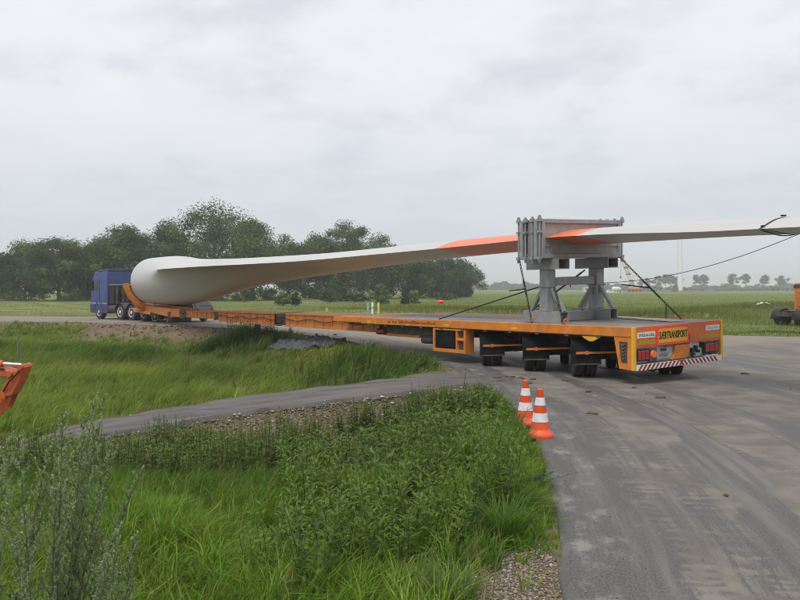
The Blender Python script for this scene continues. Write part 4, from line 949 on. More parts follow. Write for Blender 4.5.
# tracked undercarriage and cab, outside the frame
b = MB(); b.rng(-2.0, .6, -1.1, 1.1, .85, 1.5); b.build('upper_structure', M['excavator'], ex, bevel=.06)
b = MB(); b.rng(-.6, .6, -1.05, -.2, 1.5, 2.5); b.build('cab', M['glass'], ex, bevel=.05)
for s in (-1, 1):
    b = MB(); b.prism([(-1.5, .1), (-1.2, 0), (1.2, 0), (1.5, .1), (1.6, .4), (1.4, .7), (-1.4, .7), (-1.6, .4)], s*1.0-.25, s*1.0+.25, 'y'); b.build('crawler_track', M['chassis'], ex, bevel=.03)
b = MB(); b.prism([(.2, 1.0), (.6, 1.5), (E(-118, 405).x, E(-118, 405).z), (E(-124, 414).x, E(-124, 414).z)], yc-.16, yc+.16, 'y') if False else None

# ------------------------------------------------------------------ posts, markers and small things by the road
def P2(px, Y): return (px-400)/800*Y
def post(px, py, Y, h, name, label, cat, m, w=.08, group=None):
    x = P2(px, Y); z = gz_at(x, Y); root = empty(name, (x, Y, z), 0, label, cat, group)
    b = MB(); b.lathe([(w/2, -.1), (w/2, h-.05), (w*.35, h), (.001, h+.01)], 10); b.build('post_shaft', M[m], root, smooth=True)
    return root
post(18, 345, 33, 1.15, 'fence_post', 'short weathered grey post standing alone in the low meadow', 'post', 'postgrey', .08)
for px, m, l in ((368, 'postgreen', 'pale green marker post, nearest the trees of the three in the verge'), (372.5, 'white', 'white marker post in the middle of the three in the verge'), (378.5, 'postyellow', 'yellow marker post beside the white one in the verge')):
    r_ = post(px, 303, 58, 1.35, 'marker_post', l, 'marker post', m, .16, 'marker posts in the verge')
    b = MB(); b.lathe([(.083, .9), (.083, 1.05)], 10); b.build('marker_band', M['greywhite'], r_)
r_ = post(327, 303, 60, 1.0, 'marker_post', 'small yellow and grey marker post standing apart in the grass before the trees', 'marker post', 'postgrey', .14, 'marker posts in the verge')
b = MB(); b.lathe([(.075, .6), (.075, .9)], 10); b.build('marker_band', M['postyellow'], r_)
x, Y = P2(440, 72), 72; z = gz_at(x, Y)+.55
b = MB(); rr = random.Random(2)
for i in range(7): b.lathe([(.02, -.16), (.22, -.1), (.28, .02), (.16, .14), (.02, .18)], 9, (rr.uniform(-.35, .35), rr.uniform(-.2, .2), rr.uniform(-.05, .12)))
o = b.build('plastic_bag', M['cone'], None, smooth=True); o.scale = (.55, .6, .75); o.location = (x, Y, z); tag(o, 'bright orange plastic bag lying on top of the far grass bank', 'bag')

# crumpled grey sheet on the bank below the road
def sheet():
    nx, ny = 84, 40; xs = np.linspace(-2.0, 1.9, nx); yv = np.linspace(-1.3, 1.3, ny); X, Yg = np.meshgrid(xs, yv)
    wx = -3.75+X*.92; wy = 31.5+Yg*.75-1.25*X*.92
    z = height(wx.ravel(), wy.ravel()).reshape(X.shape)
    r1 = np.abs(np.sin(X*2.1+np.sin(Yg*2.3)*1.2)); r2 = np.abs(np.sin(Yg*3.1+X*1.3+1)); f = np.clip(1.15-np.hypot(X/2.0, Yg/1.3), 0, 1)**.5
    edge = (np.hypot(X/2.0, Yg/1.3) < 1.0+.12*np.sin(6*np.arctan2(Yg, X)))
    z = z+.05+f*(.10+.16*r1*r2+.15*(1-np.abs(np.sin(X*3.9+Yg*2.1+1.3*np.sin(Yg*2.7))))**2.2+.10*(1-np.abs(np.sin(Yg*5.3-X*4.1+np.sin(X*3)*1.5)))**2+.035*np.sin(X*11+Yg*7)*np.sin(Yg*13))
    V = np.stack([wx.ravel(), wy.ravel(), z.ravel()], 1); i = np.arange(nx-1)[None, :]+np.arange(ny-1)[:, None]*nx; F = np.stack([i, i+1, i+nx+1, i+nx], -1)
    em = edge[:-1, :-1] & edge[1:, 1:]; F = F[em]
    o = np_mesh('plastic_sheet', V, [F.reshape(-1, 4)], M['tarp'], smooth=False); tag(o, 'crumpled grey plastic sheet lying on the bank below the road', 'sheet')
sheet()

# clods of mud dropped on the asphalt, and stones
def lump(r, seed, m, name='mud_clod', flat=.5):
    rr = random.Random(seed); bm = bmesh.new(); bmesh.ops.create_icosphere(bm, subdivisions=2, radius=r)
    for v in bm.verts:
        k = 1+.35*math.sin(v.co.x/r*3+seed)*math.sin(v.co.y/r*4+seed*2)+rr.uniform(-.15, .15); v.co = Vector((v.co.x*k*1.4, v.co.y*k, max(v.co.z*k*flat, -.2*r)))
    me = bpy.data.meshes.new(name); bm.to_mesh(me); bm.free(); me.materials.append(m); return me
cl_me = [lump(.06, k, M['soil']) for k in range(4)]
for i, (px, py, s) in enumerate(((497, 378, 1.0), (506, 376.5, .7), (513, 377, .6), (521, 378.5, 1.1), (533, 379.5, .8), (565, 381, .9), (588, 392, .8), (592, 414, .9), (634, 388, .7), (745, 374, 1.0), (726, 496, .35), (660, 398, .8), (530, 383, .8))):
    Y = EYE*800/(py-288); o = link('mud_clod', cl_me[i % 4]); o.location = (P2(px, Y), Y, float(road_z(0, Y))+.012); o.scale = (s*1.3, s, s*.8); o.rotation_euler.z = i*1.7
    tag(o, 'small dark clod of mud lying on the asphalt', 'mud clod', 'mud clods on the asphalt')

# ------------------------------------------------------------------ the far building site
def far(px, Y): x = P2(px, Y); return x, gz_at(x, Y)
x, z = far(680, 470); tw = empty('turbine_tower', (x, 470, z), 0, 'slim white wind turbine tower standing far off beyond the field', 'tower')
b = MB(); b.lathe([(1.5, 0), (1.45, 10), (1.35, 20), (1.25, 32)], 20); t_ = b.build('tower_shaft', M['tower'], tw, smooth=True)
b = MB(); b.lathe([(1.36, 10), (1.36, 10.25)], 20); b.lathe([(1.27, 20), (1.27, 20.25)], 20); b.build('flange_ring', M['greywhite'], t_)
b = MB(); b.lathe([(2.4, 0), (2.4, .9), (1.6, 1.1)], 20); b.build('tower_footing', M['galv'], tw)
b = MB(); b.rng(-4.2, -1.6, -1.5, 1.5, 0, 2.6); b.rng(-3.4, -2.0, -1.5, 1.5, 2.6, 4.0); b.rng(1.5, 3.6, -1.2, 1.2, 0, 1.8); b.build('switch_cabinet', M['rustchassis'], tw, bevel=.1)
x, z = far(633, 455); cr = empty('mobile_crane', (x, 455, z), 0, 'distant yellow mobile crane with a tall lattice boom leaning left', 'crane')
b = MB(); b.rng(-3.2, 4.6, -1.6, 1.6, .9, 1.9); b.build('carrier', M['cranered'], cr, bevel=.1)
for q in range(4):
    b = MB(); b.lathe([(.3, -1.75), (.75, -1.7), (.75, -1.2), (.3, -1.15)], 14, (-2.5+2.1*q, 0, .75), 'y'); b.build('wheel', M['rubber'], cr)
b = MB(); b.prism([(-2.4, 1.95), (3.4, 1.95), (3.6, 2.9), (2.2, 3.6), (-.2, 3.4), (-2.4, 2.7)], -1.3, 1.3, 'y'); b.build('superstructure', M['craneyellow'], cr, bevel=.1)
def lattice(p0, p1, w0, n, parent):
    p0, p1 = Vector(p0), Vector(p1); d = (p1-p0); ax = d.normalized(); sx = ax.cross(Vector((0, 1, 0))).normalized(); sy = ax.cross(sx)
    for seg in range(5):
        b = MB(); a0, a1 = seg/5, (seg+1)/5
        q = lambda t, i, j: p0+d*t+sx*(i*w0)+sy*(j*w0)
        for i in (-1, 1):
            for j in (-1, 1): b.bar(q(a0, i, j), q(a1, i, j), .2)
        for k in range(n):
            t0, t1 = a0+(a1-a0)*k/n, a0+(a1-a0)*(k+1)/n
            for j in (-1, 1): b.bar(q(t0, -1 if k % 2 else 1, j), q(t1, 1 if k % 2 else -1, j), .13); b.bar(q(t0, j, -1 if k % 2 else 1), q(t1, j, 1 if k % 2 else -1), .13)
        b.build('boom_section', M['white'] if seg % 2 else M['greywhite'], parent)
        b = MB(); b.box(tuple(p0+d*a1), (2.3, 1.7, .9)); b.build('boom_joint', M['cranered'], parent)
lattice((.4, 0, 2.8), (-7.2, 0, 21.5), .75, 4, cr)
b = MB(); b.tube([(-7.0, .1, 21.5), (-7.0, .1, 9)], .07, 5); b.rng(-7.4, -6.6, -.3, .5, 7.8, 9); b.tube([(3.2, 0, 3.4), (-7.2, 0, 21.6)], .06, 5); b.build('hoist_rope', M['chassis'], cr)
x, z = far(622, 450); tk = empty('tank_trailer', (x, 460, z), 0, 'white round tank trailer beside the distant crane', 'tank trailer')
b = MB(); b.lathe([(.1, -4.2), (1.2, -4.0), (1.75, -3), (1.8, 0), (1.3, 2.2), (.4, 3.2), (.1, 3.3)], 16, (0, 0, 2.4), 'x'); b.build('tank', M['white'], tk, smooth=True); tk.scale = (.75, .75, .75)
b = MB(); b.rng(-7, 4, -1.2, 1.2, .5, 1.0); b.rng(-8, -5, -1.2, 1.2, .5, 1.9); b.build('frame', M['white'], tk)
for q in range(3): b = MB(); b.lathe([(.2, -1.4), (.55, -1.35), (.55, -.9), (.2, -.85)], 12, (-2+2*q, 0, .55), 'y'); b.build('wheel', M['rubber'], tk)
x, z = far(589, 440); cn = empty('site_cabin', (x, 440, z), 0, 'white site cabin seen between the legs of the clamp frame', 'cabin')
b = MB(); b.rng(-3.2, 3.2, -1.5, 1.5, .15, 3.0); b.build('cabin_wall', M['greywhite'], cn, bevel=.05)
b = MB(); b.rng(-2.2, -1.0, -1.53, -1.5, 1.2, 2.2); b.rng(.6, 1.8, -1.53, -1.5, 1.2, 2.2); b.build('window', M['glass'], cn); b = MB(); b.rng(-3.3, 3.3, -1.6, 1.6, 3.0, 3.15); b.build('roof', M['white'], cn)
x, z = far(653, 460); gm = empty('site_machine', (x, 460, z), 0, 'small green machine on the distant building site', 'machine')
b = MB(); b.prism([(-2, .7), (2, .7), (2, 2.0), (.6, 2.1), (-2, 1.6)], -1, 1, 'y'); b.build('body', M['green'], gm, bevel=.08); b = MB(); b.prism([(-.3, 2.1), (1.8, 2.05), (1.5, 3.1), (0, 3.1)], -.9, .9, 'y'); b.build('cab', M['glass'], gm)
for q in (-1.3, 1.3): b = MB(); b.lathe([(.2, -1.3), (.7, -1.25), (.7, -.85), (.2, -.8)], 12, (q, 0, .7), 'y'); b.build('wheel', M['rubber'], gm)
def heap(px, Y, rx, ry, h, seed, m, name, label, cat, group=None):
    x, z = far(px, Y); bm = bmesh.new(); bmesh.ops.create_grid(bm, x_segments=26, y_segments=16, size=1)
    rr = random.Random(seed)
    for v in bm.verts:
        d = math.hypot(v.co.x, v.co.y); k = max(0, 1-d*d); hh = h*k*(.75+.25*math.sin(v.co.x*5+seed)*math.sin(v.co.y*4+seed)+.2*math.sin(v.co.x*11+seed*2))
        v.co = Vector((v.co.x*rx, v.co.y*ry, hh+rr.uniform(-.03, .03)*h-.05))
    me = bpy.data.meshes.new(name); bm.to_mesh(me); bm.free(); me.materials.append(m); o = link(name, me); o.location = (x, Y, z); tag(o, label, cat, group)
heap(664, 440, 6, 4, 2.0, 1, M['postgrey'], 'spoil_heap', 'low grey heap of pipes and soil between crane and tower', 'spoil heap')
heap(692, 420, 9, 5, 1.3, 2, M['rustchassis'], 'spoil_heap', 'long low brown soil heap beside the distant tower', 'spoil heap')
heap(710, 430, 6, 4, 1.7, 3, M['postgrey'], 'spoil_heap', 'dark soil heap right of the distant tower', 'spoil heap')
heap(645, 445, 9, 4, .9, 4, M['rustchassis'], 'spoil_heap', 'flat reddish heap under the distant crane', 'spoil heap')
heap(605, 430, 8, 3, .8, 6, M['greywhite'], 'spoil_heap', 'pale stack of material beside the white site cabin', 'spoil heap')
x = P2(764, 70); z = gz_at(x, 70); b = MB(); rr = random.Random(4)
vs = [(-1.3+.2*i, .5*math.sin(j*1.3)*.3-.5+.25*j, .30+.18*math.sin(i*.9)*math.sin(j*1.1)+.25*math.exp(-((i-6)/4)**2)) for j in range(5) for i in range(13)]
b.add(vs, [(j*13+i, j*13+i+1, (j+1)*13+i+1, (j+1)*13+i) for j in range(4) for i in range(12)]); o = b.build('white_sheet', M['greywhite'], None, smooth=True); o.scale = (.55, .6, .6); o.location = (x, 70, z+.12); tag(o, 'white plastic sheet lying on a grassy mound in the field', 'sheet')

# ------------------------------------------------------------------ trees
def rand_dirs(n): v = rng.normal(size=(n, 3)); return v/np.linalg.norm(v, axis=1)[:, None]
def leaf_cards(P, Nrm, size, aspect=1.0, jitter=.6):
    """one bent diamond of two triangles at each point, facing roughly along Nrm"""
    n = len(P); d = Nrm+jitter*rand_dirs(n); d /= np.linalg.norm(d, axis=1)[:, None]
    a = np.cross(d, rand_dirs(n)); a /= np.linalg.norm(a, axis=1)[:, None]; b = np.cross(d, a)
    s = size[:, None]; V = np.stack([P-a*s, P+b*s*.5*aspect+d*s*.12, P+a*s, P-b*s*.5*aspect-d*s*.12], 1).reshape(-1, 3)
    i = np.arange(n)[:, None]*4; return V, i+np.array([[0, 1, 2, 3]])
def make_crown_tree(name, H, Wd, seed, base_h=.12, cols=((.026, .052, .018), (.045, .078, .026), (.062, .098, .034)), nclump=46, per=230, leaf=.36, lean=.06, trunk_r=None, loose=1.0, flat=False):
    global rng
    rng = np.random.default_rng(seed); rr = random.Random(seed)
    root = empty(name, (0, 0, 0))
    r0 = trunk_r or H*.022; b = MB(); tips = []
    tp = [Vector((lean*H*t*t+.01*H*math.sin(3*t+seed), .01*H*math.sin(4*t+seed*2), H*.8*t)) for t in np.linspace(0, 1, 7)]
    b.tube(tp, [r0*(1.35 if i == 0 else 1-.13*i) for i in range(7)], 9)
    for i in range(nclump):
        # clump centres fill an uneven egg shape; some sit out on the edge
        while True:
            u = np.array([rr.uniform(-1, 1), rr.uniform(-1, 1), rr.uniform(-1, 1)])
            d = np.linalg.norm(u)
            if .25 < d < 1.0: break
        zrel = base_h+(1-base_h)*(.5+.5*u[2])*.90
        wprof = (math.sin(math.pi*min(1, max(.06, (zrel-base_h+.12)/(1.12-base_h))))**.6)*(1+.20*math.sin(3*math.atan2(u[1], u[0])+seed)+.16*math.sin(9*zrel+seed*1.7+2*math.atan2(u[1], u[0])))
        c = Vector((u[0]*Wd*.5*wprof+lean*H*zrel*zrel, u[1]*Wd*.45*wprof, H*zrel)); tips.append(c)
        if i < 22:
            t0 = min(.95, max(.15, zrel*.72-.05)); k = t0*6; i0 = min(5, int(k)); st = tp[i0].lerp(tp[i0+1], k-i0)
            mid = st.lerp(c, .5)+Vector((0, 0, .04*H)); b.tube([st, mid, c], [r0*.42*(1-t0*.5), r0*.26, r0*.08], 6)
    b.build('trunk', M['bark'], root, smooth=True)
    Vs = []; Cs = []; Fs = []; off = 0
    for c in tips:
        cr = (.075+.10*rr.random())*math.sqrt(H*Wd)*1.08*loose; n = int(per*rr.uniform(.7, 1.25))
        d = rand_dirs(n); rad = rng.random(n)**.55; sq = np.array((1.1, 1.1, .85))
        P = np.array(c)[None, :]+d*rad[:, None]*cr*sq; P[:, 2] = np.maximum(P[:, 2], .3)
        V, F = leaf_cards(P, d*.8+np.array((0, 0, .35)), leaf*rng.uniform(.6, 1.25, n))
        base = np.array(cols[rr.randrange(len(cols))])*rr.uniform(.6, 1.5)
        col = base[None, :]*rng.uniform(.72, 1.3, n)[:, None]*np.array((1, 1, 1))[None, :]+rng.normal(0, .004, (n, 3))
        Vs.append(V); Fs.append(F+off); off += len(V); Cs.append(np.repeat(np.clip(col, .004, 1), 4, 0))
    np_mesh('crown', np.vstack(Vs), [np.vstack(Fs)], M['crown'], np.vstack(Cs), root)
    return root
TREES = [ # px, top y, width px, Y, label, loose
 (-14, 252, 46, 150, 'tree cut by the edge of the picture, end of the wood', 1.0),
 (24, 243, 50, 150, 'lower round dark tree at the open end of the wood', 1.0), (58, 237, 50, 146, 'dark tree with a gap under its crown, behind the front of the blue truck', 1.0),
 (92, 233, 56, 150, 'broad tree rising straight above the cab of the blue truck', 1.0), (128, 224, 48, 152, 'tree with a bent wind-swept top right behind the blue truck', 1.0),
 (165, 221, 52, 150, 'tall tree above the rounded root end of the blade', 1.0), (212, 204, 92, 152, 'biggest and tallest broad tree of the wood, above the thick end of the blade', 1.05), (252, 214, 40, 156, 'steep dark tree forming the shoulder of the tallest tree', 1.0),
 (288, 236, 34, 165, 'small loose tree standing beside the gap in the wood', 1.0), (316, 237, 42, 168, 'round tree right of the gap in the wood', 1.0),
 (345, 223, 62, 170, 'pale thin-topped tree with sky showing through its crown', .8), (378, 238, 48, 175, 'tree sloping down to the right of the thin-topped tree', 1.0), (408, 252, 48, 182, 'dark tree behind the middle of the blade', 1.0),
 (436, 256, 46, 190, 'hazy tree next to last before the wood ends', 1.0), (459, 260, 34, 196, 'last tree of the wood, beside the open horizon', 1.0)]
for i, (px, ty_, wpx, Y, lab, lo) in enumerate(TREES):
    x = P2(px, Y); z = gz_at(x, Y); H = (EYE+(288-ty_)/800*Y-z)*1.09; wd = wpx/800*Y*1.42
    pale = i in (10, 11, 8); bluish = i >= 12
    cols = ((.07, .105, .036), (.095, .13, .05), (.115, .145, .062)) if pale else ((.038, .072, .024), (.058, .10, .032), (.074, .118, .038)) if bluish else ((.030, .062, .017), (.056, .102, .026), (.098, .15, .042))
    t = make_crown_tree('broadleaf_tree', H, wd, 100+i, base_h=.0 if i not in (2, 8) else .14, cols=cols, nclump=int(50+wd*2.4), per=330, leaf=.215, lean=.05, loose=lo)
    t.location = (x, Y, z); tag(t, lab, 'tree', 'trees of the wood')
BUSH = [(283, 288, 14, 105, 'pale green bush in front of the gap in the wood'), (296, 291, 9, 106, 'small dark bush next to the pale bush'), (380, 281, 16, 112, 'pointed pale bush in front of the wood, above the marker posts'), (405, 292, 10, 110, 'low bush right of the pointed bush'), (415, 289, 12, 114, 'loose bush near the end of the wood'), (330, 287, 26, 125, 'dark spreading bush under the round tree'), (445, 292, 30, 150, 'low dark bush under the last trees'), (355, 290, 30, 130, 'low dark bush under the thin-topped tree'),
 (75, 290, 40, 138, 'dark hedge bush behind the cab of the blue truck'), (20, 288, 40, 140, 'dark hedge bush at the open end of the wood'), (245, 288, 30, 138, 'dark bush under the shoulder of the tallest tree'), (270, 285, 20, 150, 'dark bush filling the gap in the wood')]
for i, (px, ty_, wpx, Y, lab) in enumerate(BUSH):
    x = P2(px, Y); z = gz_at(x, Y); H = max(1.0, EYE+(288-ty_)/800*Y-z)
    pale = i in (0, 2, 4)
    t = make_crown_tree('bush', H, wpx/800*Y, 300+i, base_h=-.25, cols=((.11, .16, .05), (.13, .18, .065)) if pale else ((.036, .066, .022), (.055, .092, .028)), nclump=30, per=90, leaf=.15, lean=.02, trunk_r=.06, loose=1.35); t.location = (x, Y, z); tag(t, lab, 'bush', 'bushes before the wood')
# far row: single trees one can count, and the hedge they stand in
proto = []
for k in range(3): proto.append(make_crown_tree('distant_tree', 16.5, (9.5, 11, 8.5)[k], 400+k, base_h=(.33, .28, .36)[k], cols=((.03, .05, .022), (.045, .065, .03)), nclump=16, per=90, leaf=.75, lean=.02, trunk_r=.28))
for i, (px, hh, Y) in enumerate(((648, .8, 790), (658.6, 1.0, 800), (665.5, 1.05, 810), (671, 1.0, 790), (677.5, .95, 800), (696, 1.02, 800), (702.8, 1.02, 790), (733.5, 1.1, 780), (746, 1.08, 800), (764, 1.0, 790), (782, 1.0, 800), (641, .62, 800), (632, .55, 810), (825, 1.05, 800), (560, .6, 830))):
    t = proto[i] if i < 3 else copy_tree(proto[i % 3]); x = P2(px, Y); t.location = (x, Y, gz_at(x, Y)); t.scale = (hh*(1+.1*math.sin(i*2.3)), hh, hh); t.rotation_euler.z = i*1.9
    tag(t, 'small hazy tree in the row on the far horizon', 'tree', 'trees of the far row')
def hedge(name, x0, x1, Y0, Y1, h, n, leaf, seed, cols, gapf=None):
    global rng
    rng = np.random.default_rng(seed); t = rng.random(n); x = x0+(x1-x0)*t; y = Y0+(Y1-Y0)*t+rng.normal(0, 4, n)
    hh = h*(.62+.3*np.sin(x*.045+seed)*np.sin(x*.017)+.16*np.sin(x*.21+seed)+.12*np.sin(x*.53)); z = -.45+rng.random(n)**.8*np.maximum(hh, .2*h)
    V, F = leaf_cards(np.stack([x, y, z], 1), np.tile(np.array((0, -.5, .6)), (n, 1)), leaf*rng.uniform(.6, 1.3, n)); c = np.array(cols)[rng.integers(0, len(cols), n)]*rng.uniform(.75, 1.25, n)[:, None]
    o = np_mesh(name, V, [F], M['crown'], np.repeat(c, 4, 0)); tag(o, kind='stuff')
hedge('far_wood', -120, 900, 900, 860, 7.5, 26000, 1.3, 1, ((.03, .05, .022), (.04, .06, .028)))
hedge('far_wood', 60, 300, 930, 920, 9.5, 7000, 1.4, 2, ((.03, .05, .022), (.04, .06, .028)))
hedge('hedgerow', 150, 700, 640, 600, 3.2, 9000, .8, 3, ((.035, .055, .022), (.045, .07, .028)))

# ------------------------------------------------------------------ grass
def blades(name, P, h, w, lean_v, bend, cols, m='grass', seg=2, kind='stuff'):
    n = len(P); az = rng.random(n)*2*np.pi; sd = np.stack([np.cos(az), np.sin(az), 0*az], 1)
    ld = rng.normal(0, 1, (n, 2))*bend[:, None]+lean_v; L = np.stack([ld[:, 0], ld[:, 1], 0*h], 1)*h[:, None]; up = np.stack([0*h, 0*h, h], 1); w3 = (w/2)[:, None]*sd
    rows = []
    for k in range(seg):
        t = k/seg; c = P+up*(t*(1-.12*t))+L*t*t; f = 1-.35*t; rows += [c-w3*f, c+w3*f]
    l2 = np.linalg.norm(ld, axis=1); tip = P+up*np.clip(.92-.28*l2, .35, 1)[:, None]+L
    V = np.stack(rows+[tip], 1).reshape(-1, 3); nv = 2*seg+1; i = np.arange(n)[:, None]*nv
    Q = np.vstack([i+np.array([[2*k, 2*k+1, 2*k+3, 2*k+2]]) for k in range(seg-1)]) if seg > 1 else None
    T = i+np.array([[2*seg-2, 2*seg-1, 2*seg]])
    o = np_mesh(name, V, ([Q] if seg > 1 else [])+[T], M[m], np.repeat(np.clip(cols, .003, 1), nv, 0))
    return tag(o, kind=kind)
def patchy(x, y, s, seed): return .5+.5*np.sin(x*s+seed)*np.sin(y*s*1.3+seed*1.7)*.6+.5*.4*np.sin(x*s*2.3+y*s*1.9+seed*3)
def sample(n, y0, y1, m0=1.16, power=1.0, xlim=None):
    """points spread inside the view and a little beyond it"""
    if power == 1: y = y0*(y1/y0)**rng.random(n)
    else: y = (y0**2+(y1**2-y0**2)*rng.random(n))**.5
    x = rng.uniform(-.5, .5, n)*y*m0
    if xlim: k = (x > xlim[0]) & (x < xlim[1]); x, y = x[k], y[k]
    return x, y
def mixcol(x, y, a, b, s, seed, var=.25):
    t = np.clip(patchy(x, y, s, seed)+rng.normal(0, .25, len(x)), 0, 1)[:, None]; c = np.array(a)*(1-t)+np.array(b)*t
    return c*rng.uniform(1-var, 1+var, len(x))[:, None]
def region(x, y):
    ir = inpoly(x, y, ROADP); il = inpoly(x, y, LEFTP) & ~ir; return ir, il
rng = np.random.default_rng(21)
# (1) verge: bright soft grass on the near bank
x, y = sample(280000, 2.6, 12.0, 1.25, 2); ir, il = region(x, y); dl, _ = dline(x, y, LC); dt, _ = dline(x, y, TK)
bare = ((y < 5.9+.25*np.sin(x*9)) & (dl < .80+.12*np.sin(y*11+x*5)))
nearedge = sm(.0, .35, dl+.12*wob(x, y, 5))
weed = np.exp(-((x-.15)/.75)**2-((y-7.7)/1.9)**2)         # under the thicket the grass is thin
k = il & (dt > 1.6) & (rng.random(len(x)) < np.where(bare, .05, 1)*(.1+.9*nearedge)*(1-.55*weed)*np.where(y > 10.8, .35, 1)*sm(2.2, 3.4, y+.0*x+.6*(x < -.5))); x, y = x[k], y[k]; dl = dl[k]
ti = rng.permutation(len(x))[:max(1, len(x)//16)]; K = 15; cx_, cy_2, cdl = x[ti], y[ti], dl[ti]; a_ = rng.random((len(ti), K))*6.283; r_ = .035*rng.random((len(ti), K))**.5*(1+1.2*rng.random((len(ti), 1)))
ld_ = np.stack([np.cos(a_)*r_*9, np.sin(a_)*r_*9], -1).reshape(-1, 2); hs_ = np.repeat(rng.uniform(.55, 1.35, len(ti)), K); tc_ = np.repeat(rng.uniform(.68, 1.32, (len(ti), 1))*np.array((1, 1, 1))+rng.normal(0, .09, (len(ti), 3))*np.array((1, .3, .6)), K, 0)
x, y, dl = (cx_[:, None]+np.cos(a_)*r_).ravel(), (cy_2[:, None]+np.sin(a_)*r_).ravel(), np.repeat(cdl, K)
z = height(x, y); n = len(x); tuft = patchy(x, y, 1.9, 3.)
h = (.16+.26*np.clip(tuft+rng.normal(0, .22, n), 0, 1.1))*(.45+.55*np.clip(dl/.7, 0, 1))*hs_; w = rng.uniform(.006, .017, n)
c = mixcol(x, y, (.115, .215, .030), (.21, .33, .050), 1.1, 1.0, .38); dk = (rng.random(n) < .12)[:, None]; c = c*tc_; c = np.where(dk, c*np.array((1.35, 1.0, 1.0)), c); st = (rng.random(n) < .035)[:, None]; c = np.where(st, np.array((.36, .30, .15))*rng.uniform(.7, 1.2, n)[:, None], c)
blades('verge_grass', np.stack([x, y, z-.01], 1), h, w, ld_+np.array((.26, .04)), np.full(n, .36), c)
print('verge', n)
# (2) coarse taller grass: ditch and bank
x, y = sample(60000, 9.0, 16.5, 1.25, 2); ir, il = region(x, y); dl, _ = dline(x, y, LC); dt, _ = dline(x, y, TK)
k = il & (dt > 2.0+.5*rng.random(len(x))) & (dl > .15) & (y < 15.2); x, y = x[k], y[k]; dl = dl[k]; z = height(x, y); n = len(x)
h = .30+.34*np.clip(patchy(x, y, 1.3, 5.)+rng.normal(0, .2, n), 0, 1)*np.clip(dl/1.2, .2, 1); c = mixcol(x, y, (.075, .13, .026), (.13, .19, .04), .9, 2.)
blades('ditch_grass', np.stack([x, y, z-.01], 1), h, rng.uniform(.008, .018, n), np.array((.22, .05)), np.full(n, .3), c)
# (3) the low meadow beyond the track
x, y = sample(300000, 16.0, 52, 1.2, 2); ir, il = region(x, y); dl, _ = dline(x, y, LC); dt, _ = dline(x, y, TK)
tarp = (np.abs(x+3.75) < 1.8) & (np.abs(y-31.5+1.25*(x+3.75)) < 1.05)
bank = np.maximum(.8*np.clip(1-dl/2.3, 0, 1), np.clip(1.25-dl/3.2, 0, 1)*sm(-20, -17, x)*sm(-6, -9, x))*(y > 24)
darkc = np.maximum.reduce([np.exp(-((x-a)/p)**2-((y-b_)/q)**2) for a, b_, p, q in ((-.2, 21.5, 1.7, 2.6), (.45, 20.5, 1.0, 1.5), (-6.6, 34.5, 2.2, 1.8), (-8.8, 36.2, 2, 1.8), (-1.5, 24.5, 1.4, 2.0), (-6.9, 26.5, 1.3, 2.4), (-12.5, 35, 3, 2.5), (-16, 37, 3, 2.5), (-21, 38.5, 3.5, 2.5))])
k = il & (dt > 1.28+.10*rng.random(len(x))) & (dl > .35) & ~tarp & (rng.random(len(x)) < 1-.97*np.clip(bank*1.5-darkc*1.2, 0, 1)); x, y, dl, darkc, dt = x[k], y[k], dl[k], darkc[k], dt[k]
K = 9; ti = rng.permutation(len(x))[:int(len(x)/7.5)]; a_ = rng.random((len(ti), K))*6.283; r_ = .09*rng.random((len(ti), K))**.5; ld_ = np.stack([np.cos(a_)*r_*4.5, np.sin(a_)*r_*4.5], -1).reshape(-1, 2); hs_ = np.repeat(rng.uniform(.6, 1.35, len(ti)), K)
tc_ = np.repeat(rng.uniform(.74, 1.28, (len(ti), 1))+rng.normal(0, .07, (len(ti), 3))*np.array((1, .3, .6)), K, 0); x, y = (x[ti][:, None]+np.cos(a_)*r_).ravel(), (y[ti][:, None]+np.sin(a_)*r_).ravel(); dl, dt, darkc = (np.repeat(q_[ti], K) for q_ in (dl, dt, darkc))
z = height(x, y); n = len(x); near = np.clip(dt-1.3, 0, 1.4)/1.4
h = (.24+.30*np.clip(patchy(x, y, .55, 8.)+rng.normal(0, .25, n), 0, 1.1)+.40*darkc)*(.35+.65*near)*(.5+.5*np.clip(dl/1.5, 0, 1))*hs_; w = rng.uniform(.014, .030, n)*(1+.02*(y-16))
c = mixcol(x, y, (.16, .235, .044), (.28, .345, .075), .45, 4., .3)*tc_; dry = np.clip(np.exp(-((y-33.5-.12*x)/2.6)**2)*.8+rng.normal(0, .2, n), 0, 1)[:, None]*.55
c = c*(1-dry)+np.array((.21, .215, .085))*dry; c = c*(1-.55*darkc[:, None]*np.array((1.1, .85, .9)))
hz_ = (rng.random(n) < .07)[:, None]; c = np.where(hz_, np.array((.30, .25, .13))*rng.uniform(.7, 1.2, n)[:, None], c)
blades('meadow_grass', np.stack([x, y, z-.02], 1), h, w, ld_+np.array((.50, .02)), np.full(n, .24), c)
print('meadow', n)
